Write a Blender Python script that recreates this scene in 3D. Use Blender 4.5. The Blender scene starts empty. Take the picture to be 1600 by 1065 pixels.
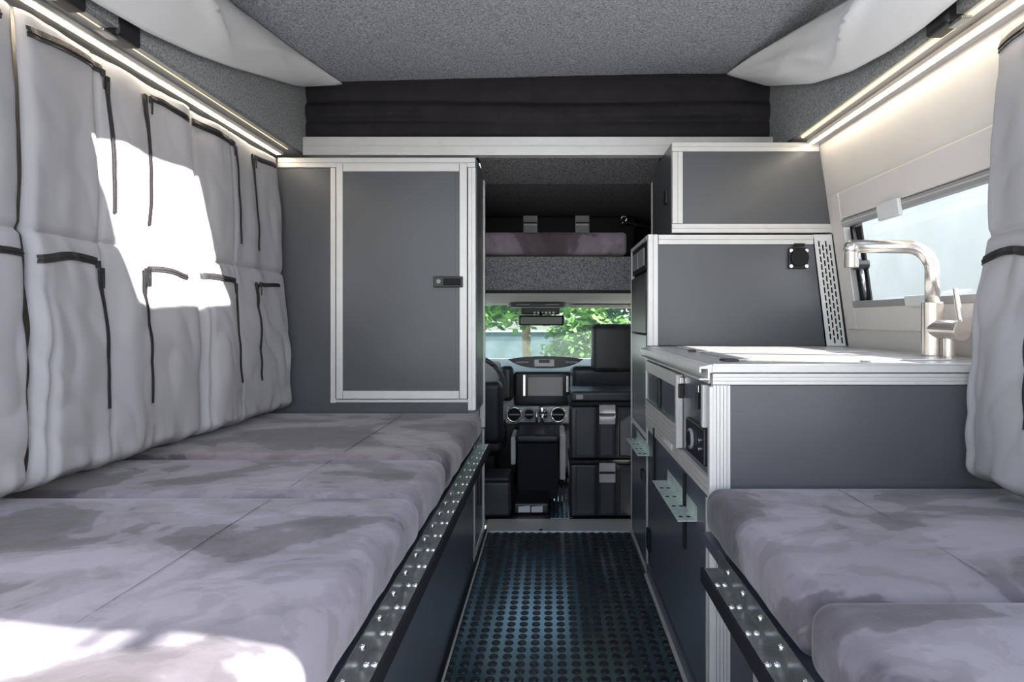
import bpy, math, random
from mathutils import Vector, Matrix, noise
RND = random.Random(11)
sc = bpy.context.scene
COL = sc.collection

# ---------------------------------------------------------------- camera
cd = bpy.data.cameras.new('camera'); cam = bpy.data.objects.new('camera', cd); COL.objects.link(cam)
cam.location = (0, 0, 1.0); cam.rotation_euler = (math.pi / 2, 0, 0)
cd.sensor_fit = 'HORIZONTAL'; cd.sensor_width = 36; cd.lens = 22.5
cd.shift_x = -60 / 1600; cd.shift_y = -32.5 / 1600
cd.clip_start = 0.05; cd.clip_end = 300
sc.camera = cam
sc.view_settings.view_transform = 'Standard'; sc.view_settings.look = 'None'
sc.view_settings.gamma = 1.0; sc.view_settings.use_curve_mapping = False
sc.view_settings.exposure = 0.68
# ---------------------------------------------------------------- sky and sun
w = bpy.data.worlds.new('sky'); sc.world = w; w.use_nodes = True
nt = w.node_tree; bg = nt.nodes['Background']
sky = nt.nodes.new('ShaderNodeTexSky'); sky.sky_type = 'NISHITA'; sky.sun_disc = False
sky.sun_elevation = math.radians(35); sky.sun_rotation = math.radians(102)
sky.air_density = 1.0; sky.dust_density = 1.5; sky.ozone_density = 1.0
hs = nt.nodes.new('ShaderNodeHueSaturation'); hs.inputs['Saturation'].default_value = 0.62
nt.links.new(sky.outputs[0], hs.inputs['Color']); nt.links.new(hs.outputs[0], bg.inputs['Color'])
bg.inputs['Strength'].default_value = 0.42
sd = bpy.data.lights.new('sun', 'SUN'); sd.energy = 16.0; sd.angle = math.radians(0.6); sd.color = (1.0, 0.96, 0.9)
sun = bpy.data.objects.new('sun', sd); COL.objects.link(sun); sun.location = (6, -1, 6)
EL, AZ = math.radians(35), math.radians(78)
sdir = Vector((-math.sin(AZ) * math.cos(EL), math.cos(AZ) * math.cos(EL), -math.sin(EL)))
sun.rotation_euler = sdir.to_track_quat('-Z', 'Y').to_euler()
try:
    sc.cycles.max_bounces = 10; sc.cycles.diffuse_bounces = 7; sc.cycles.glossy_bounces = 4
    sc.cycles.transparent_max_bounces = 12; sc.cycles.sample_clamp_indirect = 6.0
except Exception:
    pass

# ---------------------------------------------------------------- materials
def newmat(name):
    m = bpy.data.materials.new(name); m.use_nodes = True
    return m, m.node_tree, m.node_tree.nodes['Principled BSDF']
def ramp(nt, fac, cols):
    r = nt.nodes.new('ShaderNodeValToRGB'); e = r.color_ramp.elements
    e[0].position, e[0].color = cols[0][0], (*cols[0][1], 1); e[1].position, e[1].color = cols[-1][0], (*cols[-1][1], 1)
    for p, c in cols[1:-1]:
        k = e.new(p); k.color = (*c, 1)
    nt.links.new(fac, r.inputs[0]); return r
def tex(nt, scale=(1, 1, 1), s=5.0, detail=3.0, dist=0.0, rough=0.5):
    tc = nt.nodes.new('ShaderNodeTexCoord'); mp = nt.nodes.new('ShaderNodeMapping'); mp.inputs['Scale'].default_value = scale
    n = nt.nodes.new('ShaderNodeTexNoise'); n.inputs['Scale'].default_value = s; n.inputs['Detail'].default_value = detail
    n.inputs['Distortion'].default_value = dist; n.inputs['Roughness'].default_value = rough
    g = nt.nodes.new('ShaderNodeNewGeometry')
    nt.links.new(g.outputs['Position'], mp.inputs[0]); nt.links.new(mp.outputs[0], n.inputs[0]); return n
def bump(nt, p, h, strength, dist=0.01):
    b = nt.nodes.new('ShaderNodeBump'); b.inputs['Strength'].default_value = strength; b.inputs['Distance'].default_value = dist
    nt.links.new(h, b.inputs['Height']); nt.links.new(b.outputs[0], p.inputs['Normal'])
def simple(name, col, rough=0.5, metal=0.0, var=0.0, vs=8, bmp=0.0, bs=60, spec=0.5, scale=(1, 1, 1), coat=0.0):
    m, nt, p = newmat(name)
    p.inputs['Base Color'].default_value = (*col, 1); p.inputs['Roughness'].default_value = rough
    p.inputs['Metallic'].default_value = metal; p.inputs['Specular IOR Level'].default_value = spec
    p.inputs['Coat Weight'].default_value = coat; p.inputs['IOR'].default_value = 1.5
    if name == 'studded_rubber': p.inputs['IOR'].default_value = 3.0; p.inputs['Specular Tint'].default_value = (0.62, 0.88, 1.0, 1)  # specular tint adds the sky's blue to the floor reflection
    if var:
        n = tex(nt, scale, vs)
        r = ramp(nt, n.outputs[0], [(0.3, tuple(c * (1 - var) for c in col)), (0.7, tuple(min(1, c * (1 + var)) for c in col))])
        nt.links.new(r.outputs[0], p.inputs['Base Color'])
    if bmp:
        n2 = tex(nt, scale, bs, 2); bump(nt, p, n2.outputs[0], bmp, 0.004)
    return m
def felt(name, dark, light, s=260, fade=None):
    m, nt, p = newmat(name); p.inputs['Roughness'].default_value = 0.95; p.inputs['Specular IOR Level'].default_value = 0.1
    n = tex(nt, (1, 1, 1), s, 3, 0.6, 0.7); r = ramp(nt, n.outputs[0], [(0.36, dark), (0.5, tuple((a + b) / 2 for a, b in zip(dark, light))), (0.64, light)])
    nt.links.new(r.outputs[0], p.inputs['Base Color']); bump(nt, p, n.outputs[0], 0.5, 0.003); return m
def suede(name, dark, light, seed=0.0):
    dark = tuple(c * 1.0 for c in dark); light = tuple(c * 1.24 for c in light)
    m, nt, p = newmat(name); p.inputs['Roughness'].default_value = 0.85; p.inputs['Specular IOR Level'].default_value = 0.2
    p.inputs['Sheen Weight'].default_value = 0.25; p.inputs['Sheen Roughness'].default_value = 0.4
    def lay(sc_, s_, d_, seed_, cols):
        n = tex(nt, sc_, s_, 5.0, d_, 0.5); n.noise_dimensions = '4D'; n.inputs['W'].default_value = seed_
        return ramp(nt, n.outputs[0], cols).outputs[0]
    def L3(k): return tuple(a * (1 - k) + b * k for a, b in zip(dark, light))
    c1 = lay((1.0, 1.25, 1.2), 3.0, 0.9, seed, [(0.40, L3(0.0)), (0.47, L3(0.22)), (0.485, L3(0.62)), (0.56, L3(0.80)), (0.575, L3(1.0))])
    c2 = lay((1.0, 1.6, 1.2), 6.5, 1.3, seed + 5, [(0.42, (0.86, 0.855, 0.86)), (0.455, (0.89, 0.89, 0.89)), (0.47, (1.0, 1.0, 1.0)), (0.62, (1.06, 1.06, 1.08))])
    mx = nt.nodes.new('ShaderNodeMixRGB'); mx.blend_type = 'MULTIPLY'; mx.inputs[0].default_value = 1.0
    nt.links.new(c1, mx.inputs[1]); nt.links.new(c2, mx.inputs[2]); nt.links.new(mx.outputs[0], p.inputs['Base Color'])
    n3 = tex(nt, (1, 1, 1), 30, 4, 0.8); bump(nt, p, n3.outputs[0], 0.12, 0.01); return m
def emit(name, col, s):
    m, nt, p = newmat(name); p.inputs['Base Color'].default_value = (*col, 1)
    p.inputs['Emission Color'].default_value = (*col, 1); p.inputs['Emission Strength'].default_value = s; return m
def glassm(name, tint=(0.93, 0.96, 0.97)):
    m = bpy.data.materials.new(name); m.use_nodes = True; nt = m.node_tree; nt.nodes.clear()
    o = nt.nodes.new('ShaderNodeOutputMaterial'); mx = nt.nodes.new('ShaderNodeMixShader')
    t = nt.nodes.new('ShaderNodeBsdfTransparent'); t.inputs[0].default_value = (*tint, 1)
    g = nt.nodes.new('ShaderNodeBsdfGlossy'); g.inputs['Roughness'].default_value = 0.03
    f = nt.nodes.new('ShaderNodeValue'); f.outputs[0].default_value = 0.07
    nt.links.new(f.outputs[0], mx.inputs[0]); nt.links.new(t.outputs[0], mx.inputs[1]); nt.links.new(g.outputs[0], mx.inputs[2]); nt.links.new(mx.outputs[0], o.inputs[0])
    return m
M = dict(
    felt=felt('grey_felt', (0.165, 0.175, 0.19), (0.52, 0.545, 0.575), 150),
    felt_dark=felt('dark_grey_felt', (0.06, 0.06, 0.063), (0.24, 0.24, 0.245), 150),
    felt_wall=felt('side_felt', (0.14, 0.15, 0.155), (0.36, 0.375, 0.38), 170),
    suede=suede('mauve_grey_suede', (0.074, 0.065, 0.076), (0.205, 0.190, 0.222), 0.0),
    suede2=suede('mauve_grey_suede_two', (0.072, 0.061, 0.070), (0.198, 0.180, 0.205), 3.7),
    suede3=suede('mauve_grey_suede_three', (0.064, 0.050, 0.057), (0.175, 0.150, 0.166), 8.1),
    panel=simple('slate_laminate', (0.084, 0.088, 0.098), 0.30, 0, 0.05, 3, 0.04, 200, 0.5),
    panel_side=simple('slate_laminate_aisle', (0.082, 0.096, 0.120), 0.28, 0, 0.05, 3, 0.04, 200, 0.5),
    alu=simple('anodised_aluminium', (0.66, 0.65, 0.635), 0.42, 0.35, 0.03, 20, 0.03, 30),
    alu_dark=simple('anodised_aluminium_dark', (0.28, 0.28, 0.28), 0.5, 0.3),  # darker grey aluminium for the vent grilles and one hinge profile
    galv=simple('galvanised_steel', (0.36, 0.385, 0.38), 0.28, 0.85, 0.25, 30),
    steel=simple('brushed_nickel', (0.80, 0.755, 0.70), 0.26, 0.95, 0.03, 40),
    sink=simple('stainless_worktop', (0.62, 0.62, 0.61), 0.30, 0.5, 0.03, 10),
    curtain=simple('grey_cotton', (0.365, 0.36, 0.375), 0.92, 0, 0.05, 5, 0.25, 25, 0.15),
    canvas=simple('pale_grey_canvas', (0.72, 0.72, 0.72), 0.85, 0, 0.03, 5, 0.15, 14, 0.2),
    blackcanvas=simple('black_canvas', (0.017, 0.015, 0.018), 0.75, 0, 0.2, 12, 0.5, 40, 0.3),
    rimgrey=simple('rim_leather', (0.07, 0.075, 0.08), 0.3), pale=simple('slate_window_reflection', (0.15, 0.17, 0.165), 0.3), galvlight=simple('galvanised_bracket', (0.60, 0.68, 0.65), 0.35, 0.45, 0.15, 30),  # grey-green base holds the windows mirrored in the slate drawer front
    black=simple('black_plastic', (0.012, 0.012, 0.014), 0.38, 0, 0.1, 20),
    matt=simple('matt_black', (0.010, 0.010, 0.012), 0.7, spec=0.3),
    zip=simple('zip_tape', (0.014, 0.012, 0.014), 0.6, 0, 0, 8, 0.5, 300),
    rubber=simple('studded_rubber', (0.010, 0.017, 0.024), 0.21, 0, 0.2, 30, 0.03, 80, 0.5), studrub=simple('stud_rubber', (0.008, 0.012, 0.016), 0.42, 0, 0.2, 30, 0.03, 80, 0.5),
    wall=simple('ivory_plastic', (0.66, 0.63, 0.59), 0.5, 0, 0.02, 6),
    outer=simple('outer_shell', (0.6, 0.6, 0.6), 0.5),
    rubberseal=simple('black_seal', (0.012, 0.012, 0.013), 0.6),
    beige=simple('cab_beige', (0.62, 0.59, 0.54), 0.7, 0, 0.03, 8),
    dash=simple('dash_grey_hazed', (0.55, 0.56, 0.54), 0.55, 0, 0.08, 12),  # dash base lightened to include the white haze reflected on its top
    dashdark=simple('dash_black', (0.014, 0.017, 0.02), 0.35),
    leather=simple('black_leather', (0.014, 0.016, 0.020), 0.42, 0, 0.15, 12, 0.15, 70),
    chrome=simple('chrome', (0.75, 0.76, 0.78), 0.15, 1.0),
    grey=simple('grey_plastic', (0.30, 0.30, 0.31), 0.45, 0, 0.05, 30),
    screen=simple('dark_screen', (0.04, 0.065, 0.08), 0.12, 0, 0.05, 5),
    white=simple('white_plastic', (0.7, 0.7, 0.7), 0.4),
    orange=simple('orange_plastic', (0.8, 0.18, 0.05), 0.4),
    seal=simple('clear_plastic', (0.62, 0.64, 0.63), 0.2),
    rail=simple('grey_blind_rail', (0.38, 0.38, 0.38), 0.4, 0.4),
    glass=glassm('window_glass', (0.92, 0.92, 0.93)), windscreen=glassm('windscreen_glass', (0.86, 0.93, 0.92)),
    ledglow=emit('led_reflected_glow', (1.0, 0.80, 0.42), 0.9), ledtape=emit('led_tape', (1.0, 0.87, 0.62), 3.0), diode=emit('led_diode', (1.0, 0.92, 0.75), 40),  # the dim warm one paints the led reflection in the channel
    leaf=simple('leaf_green', (0.115, 0.26, 0.045), 0.6, 0, 0.35, 3, spec=0.3), leaf2=simple('leaf_teal', (0.035, 0.115, 0.06), 0.6, 0, 0.35, 2, spec=0.3),
    leaf3=simple('leaf_lime', (0.16, 0.30, 0.08), 0.6, 0, 0.3, 3, spec=0.3),
    bark=simple('bark', (0.20, 0.15, 0.085), 0.9, 0, 0.3, 12, 0.6, 20),
    grass=simple('grass', (0.10, 0.17, 0.05), 0.9, 0, 0.4, 1.5), road=simple('pale_concrete', (0.45, 0.44, 0.43), 0.9, 0, 0.08, 2),
    bluewall=simple('blue_grey_render', (0.13, 0.17, 0.21), 0.8, 0, 0.25, 2), house=simple('pale_render', (0.95, 0.90, 0.83), 0.8, 0, 0.06, 1),
)

# ---------------------------------------------------------------- mesh builder
WT = {}
class MB:
    def __init__(s): s.v = []; s.f = []
    def add(s, vs, fs):
        k = len(s.v); s.v += [tuple(p) for p in vs]; s.f += [tuple(i + k for i in f) for f in fs]; return s
    def box(s, x0, x1, y0, y1, z0, z1):
        x0, x1 = sorted((x0, x1)); y0, y1 = sorted((y0, y1)); z0, z1 = sorted((z0, z1))
        return s.add([(x0, y0, z0), (x1, y0, z0), (x1, y1, z0), (x0, y1, z0), (x0, y0, z1), (x1, y0, z1), (x1, y1, z1), (x0, y1, z1)],
                     [(0, 3, 2, 1), (4, 5, 6, 7), (0, 1, 5, 4), (1, 2, 6, 5), (2, 3, 7, 6), (3, 0, 4, 7)])
    def prism(s, pts, axis, a, b):
        n = len(pts)
        def mk(p, t):
            return (t, p[0], p[1]) if axis == 'x' else ((p[0], t, p[1]) if axis == 'y' else (p[0], p[1], t))
        return s.add([mk(p, a) for p in pts] + [mk(p, b) for p in pts],
                     [tuple(range(n))[::-1], tuple(range(n, 2 * n))] + [(i, (i + 1) % n, n + (i + 1) % n, n + i) for i in range(n)])
    def cyl(s, p0, p1, r, n=16, r1=None):
        return s.tube([p0, p1], [r, r if r1 is None else r1], n)
    def tube(s, pts, r, n=12, caps=True):
        pts = [Vector(p) for p in pts]; rs = r if isinstance(r, (list, tuple)) else [r] * len(pts)
        vs, fs = [], []; up = None
        for i, p in enumerate(pts):
            t = (pts[min(i + 1, len(pts) - 1)] - pts[max(i - 1, 0)]).normalized()
            if up is None: up = Vector((0, 0, 1)) if abs(t.z) < 0.9 else Vector((0, 1, 0))
            a = t.cross(up); a.normalize(); b = a.cross(t); up = b
            for k in range(n):
                th = 2 * math.pi * k / n; vs.append(p + a * math.cos(th) * rs[i] + b * math.sin(th) * rs[i])
        for i in range(len(pts) - 1):
            for k in range(n):
                fs.append((i * n + k, i * n + (k + 1) % n, (i + 1) * n + (k + 1) % n, (i + 1) * n + k))
        if caps: fs += [tuple(range(n))[::-1], tuple(range((len(pts) - 1) * n, len(pts) * n))]
        return s.add(vs, fs)
    def torus(s, c, ax, R, r, n=28, m=8, a0=0, a1=2 * math.pi):
        ax = Vector(ax).normalized(); u = ax.orthogonal().normalized(); v = ax.cross(u); c = Vector(c)
        return s.tube([c + u * R * math.cos(a0 + (a1 - a0) * i / n) + v * R * math.sin(a0 + (a1 - a0) * i / n) for i in range(n + 1)], r, m)
    def grid(s, fn, nu, nv):
        vs = [fn(i / nu, j / nv) for i in range(nu + 1) for j in range(nv + 1)]
        fs = [(i * (nv + 1) + j, (i + 1) * (nv + 1) + j, (i + 1) * (nv + 1) + j + 1, i * (nv + 1) + j + 1) for i in range(nu) for j in range(nv)]
        return s.add(vs, fs)
    def rbox(s, x0, x1, y0, y1, z0, z1, r=0.02, step=0.06, disp=None, seg=4):
        lo, hi = Vector((x0, y0, z0)), Vector((x1, y1, z1)); axs = []
        for k in range(3):
            L = hi[k] - lo[k]; rr = min(r, L / 2 - 1e-4)
            e = [rr * (1 - math.cos(math.pi / 2 * i / seg)) for i in range(seg)] if False else [rr * i / seg for i in range(seg)]
            n = max(1, int((L - 2 * rr) / step))
            mid = [rr + (L - 2 * rr) * i / n for i in range(n + 1)]
            axs.append([lo[k] + t for t in e + mid] + [hi[k] - t for t in reversed(e)])
        def proj(p):
            q = Vector([min(max(p[k], lo[k] + min(r, (hi[k] - lo[k]) / 2 - 1e-4)), hi[k] - min(r, (hi[k] - lo[k]) / 2 - 1e-4)) for k in range(3)])
            d = p - q
            if d.length > 1e-9:
                nn = Vector([math.tan(d[k] / r * math.pi / 4) for k in range(3)]); p = q + nn.normalized() * r
            return disp(p) if disp else p
        idx = {}; vs = []; fs = []
        def vid(i, j, k):
            key = (i, j, k)
            if key not in idx:
                idx[key] = len(vs); vs.append(proj(Vector((axs[0][i], axs[1][j], axs[2][k]))))
            return idx[key]
        nx, ny, nz = (len(a) - 1 for a in axs)
        for i in range(nx):
            for j in range(ny):
                fs.append((vid(i, j, 0), vid(i, j + 1, 0), vid(i + 1, j + 1, 0), vid(i + 1, j, 0)))
                fs.append((vid(i, j, nz), vid(i + 1, j, nz), vid(i + 1, j + 1, nz), vid(i, j + 1, nz)))
        for i in range(nx):
            for k in range(nz):
                fs.append((vid(i, 0, k), vid(i + 1, 0, k), vid(i + 1, 0, k + 1), vid(i, 0, k + 1)))
                fs.append((vid(i, ny, k), vid(i, ny, k + 1), vid(i + 1, ny, k + 1), vid(i + 1, ny, k)))
        for j in range(ny):
            for k in range(nz):
                fs.append((vid(0, j, k), vid(0, j, k + 1), vid(0, j + 1, k + 1), vid(0, j + 1, k)))
                fs.append((vid(nx, j, k), vid(nx, j + 1, k), vid(nx, j + 1, k + 1), vid(nx, j, k + 1)))
        return s.add(vs, fs)
    def xf(s, mat):
        s.v = [tuple(mat @ Vector(p)) for p in s.v]; return s
    def build(s, name, mat, parent=None, smooth=False, bevel=0.0, solid=0.0, seg=2, origin=None):
        me = bpy.data.meshes.new(name)
        if origin is not None: s.v = [(p[0] - origin[0], p[1] - origin[1], p[2] - origin[2]) for p in s.v]
        me.from_pydata(s.v, [], s.f); me.update()
        me.materials.append(M[mat] if isinstance(mat, str) else mat)
        if smooth: me.polygons.foreach_set('use_smooth', [True] * len(me.polygons))
        o = bpy.data.objects.new(name, me); COL.objects.link(o)
        if smooth and bevel:
            pass
        if solid:
            m = o.modifiers.new('solid', 'SOLIDIFY'); m.thickness = solid; m.offset = 0
        if bevel:
            m = o.modifiers.new('bevel', 'BEVEL'); m.width = bevel; m.segments = seg; m.limit_method = 'ANGLE'
        wt = Vector(origin) if origin is not None else Vector((0, 0, 0)); WT[o.name] = wt
        if parent is not None:
            o.parent = parent; o.location = wt - WT[parent.name]
        else: o.location = wt
        return o
def tag(o, label=None, cat=None, group=None, kind=None):
    if label: o['label'] = label
    if cat: o['category'] = cat
    if group: o['group'] = group
    if kind: o['kind'] = kind
    return o
def thing(name, label, cat, loc=(0, 0, 0), group=None):
    o = bpy.data.objects.new(name, None); COL.objects.link(o); o.location = loc; o.empty_display_size = 0.05
    WT[o.name] = Vector(loc); return tag(o, label, cat, group)
def bx(name, mat, parent, x0, x1, y0, y1, z0, z1, bevel=0.001, **k):
    return MB().box(x0, x1, y0, y1, z0, z1).build(name, mat, parent, bevel=bevel, **k)
def inst(src, name, parent, loc):
    o = bpy.data.objects.new(name, src.data); COL.objects.link(o); WT[o.name] = Vector(loc)
    o.parent = parent; o.location = Vector(loc) - WT[parent.name]; return o
def nz(x, y, z, s=1.0): return noise.noise(Vector((x * s, y * s, z * s)))
def interp(tab, t):
    if t <= tab[0][0]: return tab[0][1:]
    for a, b in zip(tab, tab[1:]):
        if t <= b[0]:
            k = (t - a[0]) / (b[0] - a[0]); return tuple(p + (q - p) * k for p, q in zip(a[1:], b[1:]))
    return tab[-1][1:]
def ribbed(axis, face, a0, a1, c0, c1, n, d=0.004, th=0.012, sgn=1):
    """a grooved profile strip. axis = long direction; face = plane position; (a0,a1) along it; (c0,c1) across; n ribs."""
    m = MB(); w_ = (c1 - c0) / n; pts = [(face + sgn * th, c0)]
    for i in range(n):
        pts += [(face, c0 + w_ * i + w_ * 0.08), (face, c0 + w_ * (i + 1) - w_ * 0.08)]
        if i < n - 1: pts += [(face + sgn * d, c0 + w_ * (i + 1) - w_ * 0.03), (face + sgn * d, c0 + w_ * (i + 1) + w_ * 0.03)]
    pts.append((face + sgn * th, c1)); N = len(pts)
    def P(p, t):
        if axis == 'XZ': return (t, p[0], p[1])      # runs along X, faces Y, across Z
        if axis == 'ZX': return (p[1], p[0], t)      # runs along Z, faces Y, across X
        if axis == 'YZ': return (p[0], t, p[1])      # runs along Y, faces X, across Z
        if axis == 'ZY': return (p[0], p[1], t)      # runs along Z, faces X, across Y
    m.add([P(p, a0) for p in pts] + [P(p, a1) for p in pts], [tuple(range(N)), tuple(range(N, 2 * N))[::-1]] + [(i, (i + 1) % N, N + (i + 1) % N, N + i) for i in range(N)])
    return m

# ================================================================ SETTING
def structure(o): o['kind'] = 'structure'; return o
floor = structure(bx('floor', 'rubber', None, -1.25, 1.25, 0.4, 3.02, -0.04, 0.0))
sp = 0.0406; cols = 17; studs = []
stud_src = None
y = 3.0
while y > 0.42:
    for i in range(cols): studs.append((-0.311 + sp * (i + 0.5), y))
    y -= sp
studs.sort(key=lambda p: (p[1] < 1.74, p[1]))
vis = [p for p in studs if p[1] >= 1.74]; vis.sort(key=lambda p: p[1])
near, rest = vis[:300], vis[300:] + [p for p in studs if p[1] < 1.74]
def stud_mesh(m, x, y):
    n = 12; vs = [(x + 0.0145 * math.cos(2 * math.pi * k / n), y + 0.0145 * math.sin(2 * math.pi * k / n), 0) for k in range(n)]
    vs += [(x + 0.0122 * math.cos(2 * math.pi * k / n), y + 0.0122 * math.sin(2 * math.pi * k / n), 0.0028) for k in range(n)]
    m.add(vs, [tuple(range(n, 2 * n))] + [(k, (k + 1) % n, n + (k + 1) % n, n + k) for k in range(n)])
m = MB(); stud_mesh(m, 0, 0); m.v = [(a + near[0][0], b + near[0][1], c) for a, b, c in m.v]
s0 = m.build('stud', 'studrub', floor, origin=(near[0][0], near[0][1], 0))
for (x, y) in near[1:]: inst(s0, 'stud', floor, (x, y, 0))
m = MB()
for (x, y) in rest: stud_mesh(m, x, y)
so = m.build('far_studs', 'studrub', floor); so['kind'] = 'stuff'
structure(bx('trim_1', 'sink', None, -0.311, 0.40, 3.02, 3.21, -0.03, 0.004))
MB().cyl((-0.045, 3.04, 0.004), (-0.045, 3.04, 0.007), 0.008, 10).build('screw', 'matt', bpy.data.objects['trim_1'])

# side walls (lean inwards towards the top)
def WR(y, h, off=0.0): return (1.153 - 0.14 * h + off, y, 1 + h)
def wall_slab(m, y0, y1, h0, h1, o0=0.0, o1=0.04, f=WR):
    vs = [f(y0, h0, o0), f(y1, h0, o0), f(y1, h1, o0), f(y0, h1, o0), f(y0, h0, o1), f(y1, h0, o1), f(y1, h1, o1), f(y0, h1, o1)]
    m.add(vs, [(0, 1, 2, 3), (7, 6, 5, 4), (0, 4, 5, 1), (1, 5, 6, 2), (2, 6, 7, 3), (3, 7, 4, 0)])
WY0, WY1, WH0, WH1 = 1.12, 2.385, 0.05, 0.376
m = MB(); wall_slab(m, 0.462, WY0, -1, 0.69); wall_slab(m, WY1, 3.02, -1, 0.69); wall_slab(m, WY0, WY1, -1, WH0); wall_slab(m, WY0, WY1, WH1, 0.69)
structure(m.build('wall_right', 'wall', None))
def WL(y, h, off=0.0): return (-(1.255 - 0.10 * h + off), y, 1 + h)
m = MB(); wall_slab(m, 0.4, 3.02, -1, 0.69, f=WL); structure(m.build('wall_left', 'wall', None))
# window with moulded surround
m = MB()
o_ = -0.016
def ring(m, a, b, o0, o1):
    (ay0, ay1, ah0, ah1), (by0, by1, bh0, bh1) = a, b
    wall_slab(m, ay0, by0, ah0, ah1, o0, o1); wall_slab(m, by1, ay1, ah0, ah1, o0, o1)
    wall_slab(m, by0, by1, ah0, bh0, o0, o1); wall_slab(m, by0, by1, bh1, ah1, o0, o1)
ring(m, (0.98, 2.455, -0.036, 0.475), (WY0, WY1, WH0, WH1), o_, -0.0005)
win = m.build('window_1', 'wall', None, bevel=0.006, seg=3); structure(win)
m = MB(); ring(m, (WY0 + 0.0, WY1, WH0, WH1), (WY0 + 0.018, WY1 - 0.018, WH0 + 0.018, WH1 - 0.012), 0.012, 0.05); m.build('rubber_frame', 'rubberseal', win)
m = MB(); wall_slab(m, WY0, WY1, WH1 - 0.030, WH1 - 0.004, -0.020, 0.006); m.build('blind_rail', 'rail', win, bevel=0.003)
m = MB(); wall_slab(m, WY0, WY1, WH1 - 0.018, WH1 - 0.015, -0.024, -0.016); m.build('blind_lip', 'alu', win)
m = MB(); wall_slab(m, WY0, WY1, WH0 - 0.004, WH0 + 0.020, -0.020, 0.006); m.build('bottom_rail', 'rail', win, bevel=0.003)
m = MB(); wall_slab(m, WY1 - 0.012, WY1, WH0, WH1 - 0.03, -0.018, 0.006); m.build('side_channel', 'alu', win, bevel=0.002)
m = MB(); wall_slab(m, WY0 + 0.01, WY1 - 0.01, WH0 + 0.01, WH1 - 0.01, 0.030, 0.034); m.build('pane', 'glass', win)
m = MB(); wall_slab(m, 1.97, 2.10, WH1 - 0.052, WH1 + 0.002, -0.034, -0.020); m.build('blind_clip', 'seal', win, bevel=0.004)
m = MB(); wall_slab(m, 1.88, 2.00, WH0 - 0.008, WH0 + 0.026, -0.040, -0.020); m.build('blind_clip', 'seal', win, bevel=0.004)
# folding stay at the hinge side of the window
st = MB(); a = WR(2.345, 0.335, 0.01); b = WR(2.31, 0.20, -0.005); c = WR(2.33, 0.075, 0.012)
st.tube([a, b], 0.009, 8); st.tube([b, c], 0.009, 8); st.build('window_stay', 'chrome', win, smooth=True)
MB().cyl(WR(2.31, 0.20, -0.03), WR(2.31, 0.20, 0.02), 0.018, 14).build('stay_knob', 'black', win)
m = MB(); wall_slab(m, 2.30, 2.375, 0.06, 0.34, 0.010, 0.016); m.build('stay_plate', 'matt', win)

# ledges and felt upstands
m = MB().prism([(-1.065, 1.72), (-1.065, 2.09), (-1.10, 2.09), (-1.10, 1.72)], 'y', 0.462, 2.828)
structure(m.build('wall_left_upper', 'felt_wall', None))
m = MB().prism([(0.955, 1.72), (0.955, 2.09), (0.99, 2.09), (0.99, 1.72)], 'y', 0.462, 2.828)
structure(m.build('wall_right_upper', 'felt_wall', None))
structure(MB().prism([(-1.075, 1.735), (-1.075, 1.722), (-1.20, 1.70), (-1.20, 1.675), (-1.25, 1.675), (-1.25, 1.735)], 'y', 0.462, 3.02).build('trim_2', 'alu', None))
structure(MB().prism([(0.965, 1.735), (0.965, 1.722), (1.045, 1.70), (1.06, 1.69), (1.12, 1.69), (1.12, 1.735)], 'y', 0.462, 3.02).build('trim_3', 'alu', None))
# ceiling board with a roof hatch opening
def cz(x): return 2.037 + (x + 0.9) * 0.0265
def ceil_slab(m, x0, x1, y0, y1, t=0.03):
    m.add([(x0, y0, cz(x0)), (x1, y0, cz(x1)), (x1, y1, cz(x1)), (x0, y1, cz(x0)), (x0, y0, cz(x0) + t), (x1, y0, cz(x1) + t), (x1, y1, cz(x1) + t), (x0, y1, cz(x0) + t)],
          [(0, 3, 2, 1), (4, 5, 6, 7), (0, 1, 5, 4), (1, 2, 6, 5), (2, 3, 7, 6), (3, 0, 4, 7)])
HX0, HX1, HY0, HY1 = -0.31, 0.365, 1.40, 1.885
m = MB(); ceil_slab(m, -1.12, HX0, 0.445, 2.825); ceil_slab(m, HX1, 1.02, 0.445, 2.825); ceil_slab(m, HX0, HX1, 0.445, HY0); ceil_slab(m, HX0, HX1, HY1, 2.825)
ceiling = structure(m.build('ceiling', 'felt', None))
# cross profile under the folded canvas
cp = structure(ribbed('XZ', 2.745, -1.062, 0.955, 1.705, 1.789, 2, 0.003, 0.035).build('trim_4', 'alu', None))

# outer shell behind the canvas and over the cab
structure(bx('wall_front', 'matt', None, -1.12, 1.02, 2.83, 2.86, 1.70, 2.12))
# over-cab alcove
m = MB().prism([(3.021, 1.643), (4.3, 1.60), (4.3, 1.70), (3.021, 1.70)], 'x', -1.2, 1.2); m.prism([(2.78, 1.704), (3.02, 1.643), (3.02, 1.70), (2.79, 1.75)], 'x', -0.311, 0.476)
structure(m.build('ceiling_alcove', 'felt_dark', None))
structure(MB().box(-1.2, 1.2, 4.3, 4.34, 1.12, 1.7).build('wall_alcove_front', 'matt', None))
structure(MB().box(-1.24, -1.2, 3.03, 4.34, 1.12, 1.7).build('wall_alcove_left', 'felt_dark', None))
structure(MB().box(1.2, 1.24, 3.03, 4.34, 1.12, 1.7).build('wall_alcove_right', 'felt_dark', None))
structure(bx('wall_bulkhead_left', 'outer', None, -1.24, -0.331, 3.016, 3.03, 0.0, 1.12)); structure(bx('wall_bulkhead_right', 'outer', None, 0.40, 1.24, 3.022, 3.034, 0.0, 1.12))
bb = thing('bunk_board', 'grey felt-covered shelf board above the cab opening', 'shelf', (0, 3.04, 1.137))
bx('board', 'felt_dark', bb, -1.19, 1.19, 3.035, 4.29, 1.142, 1.302, 0.004)
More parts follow.
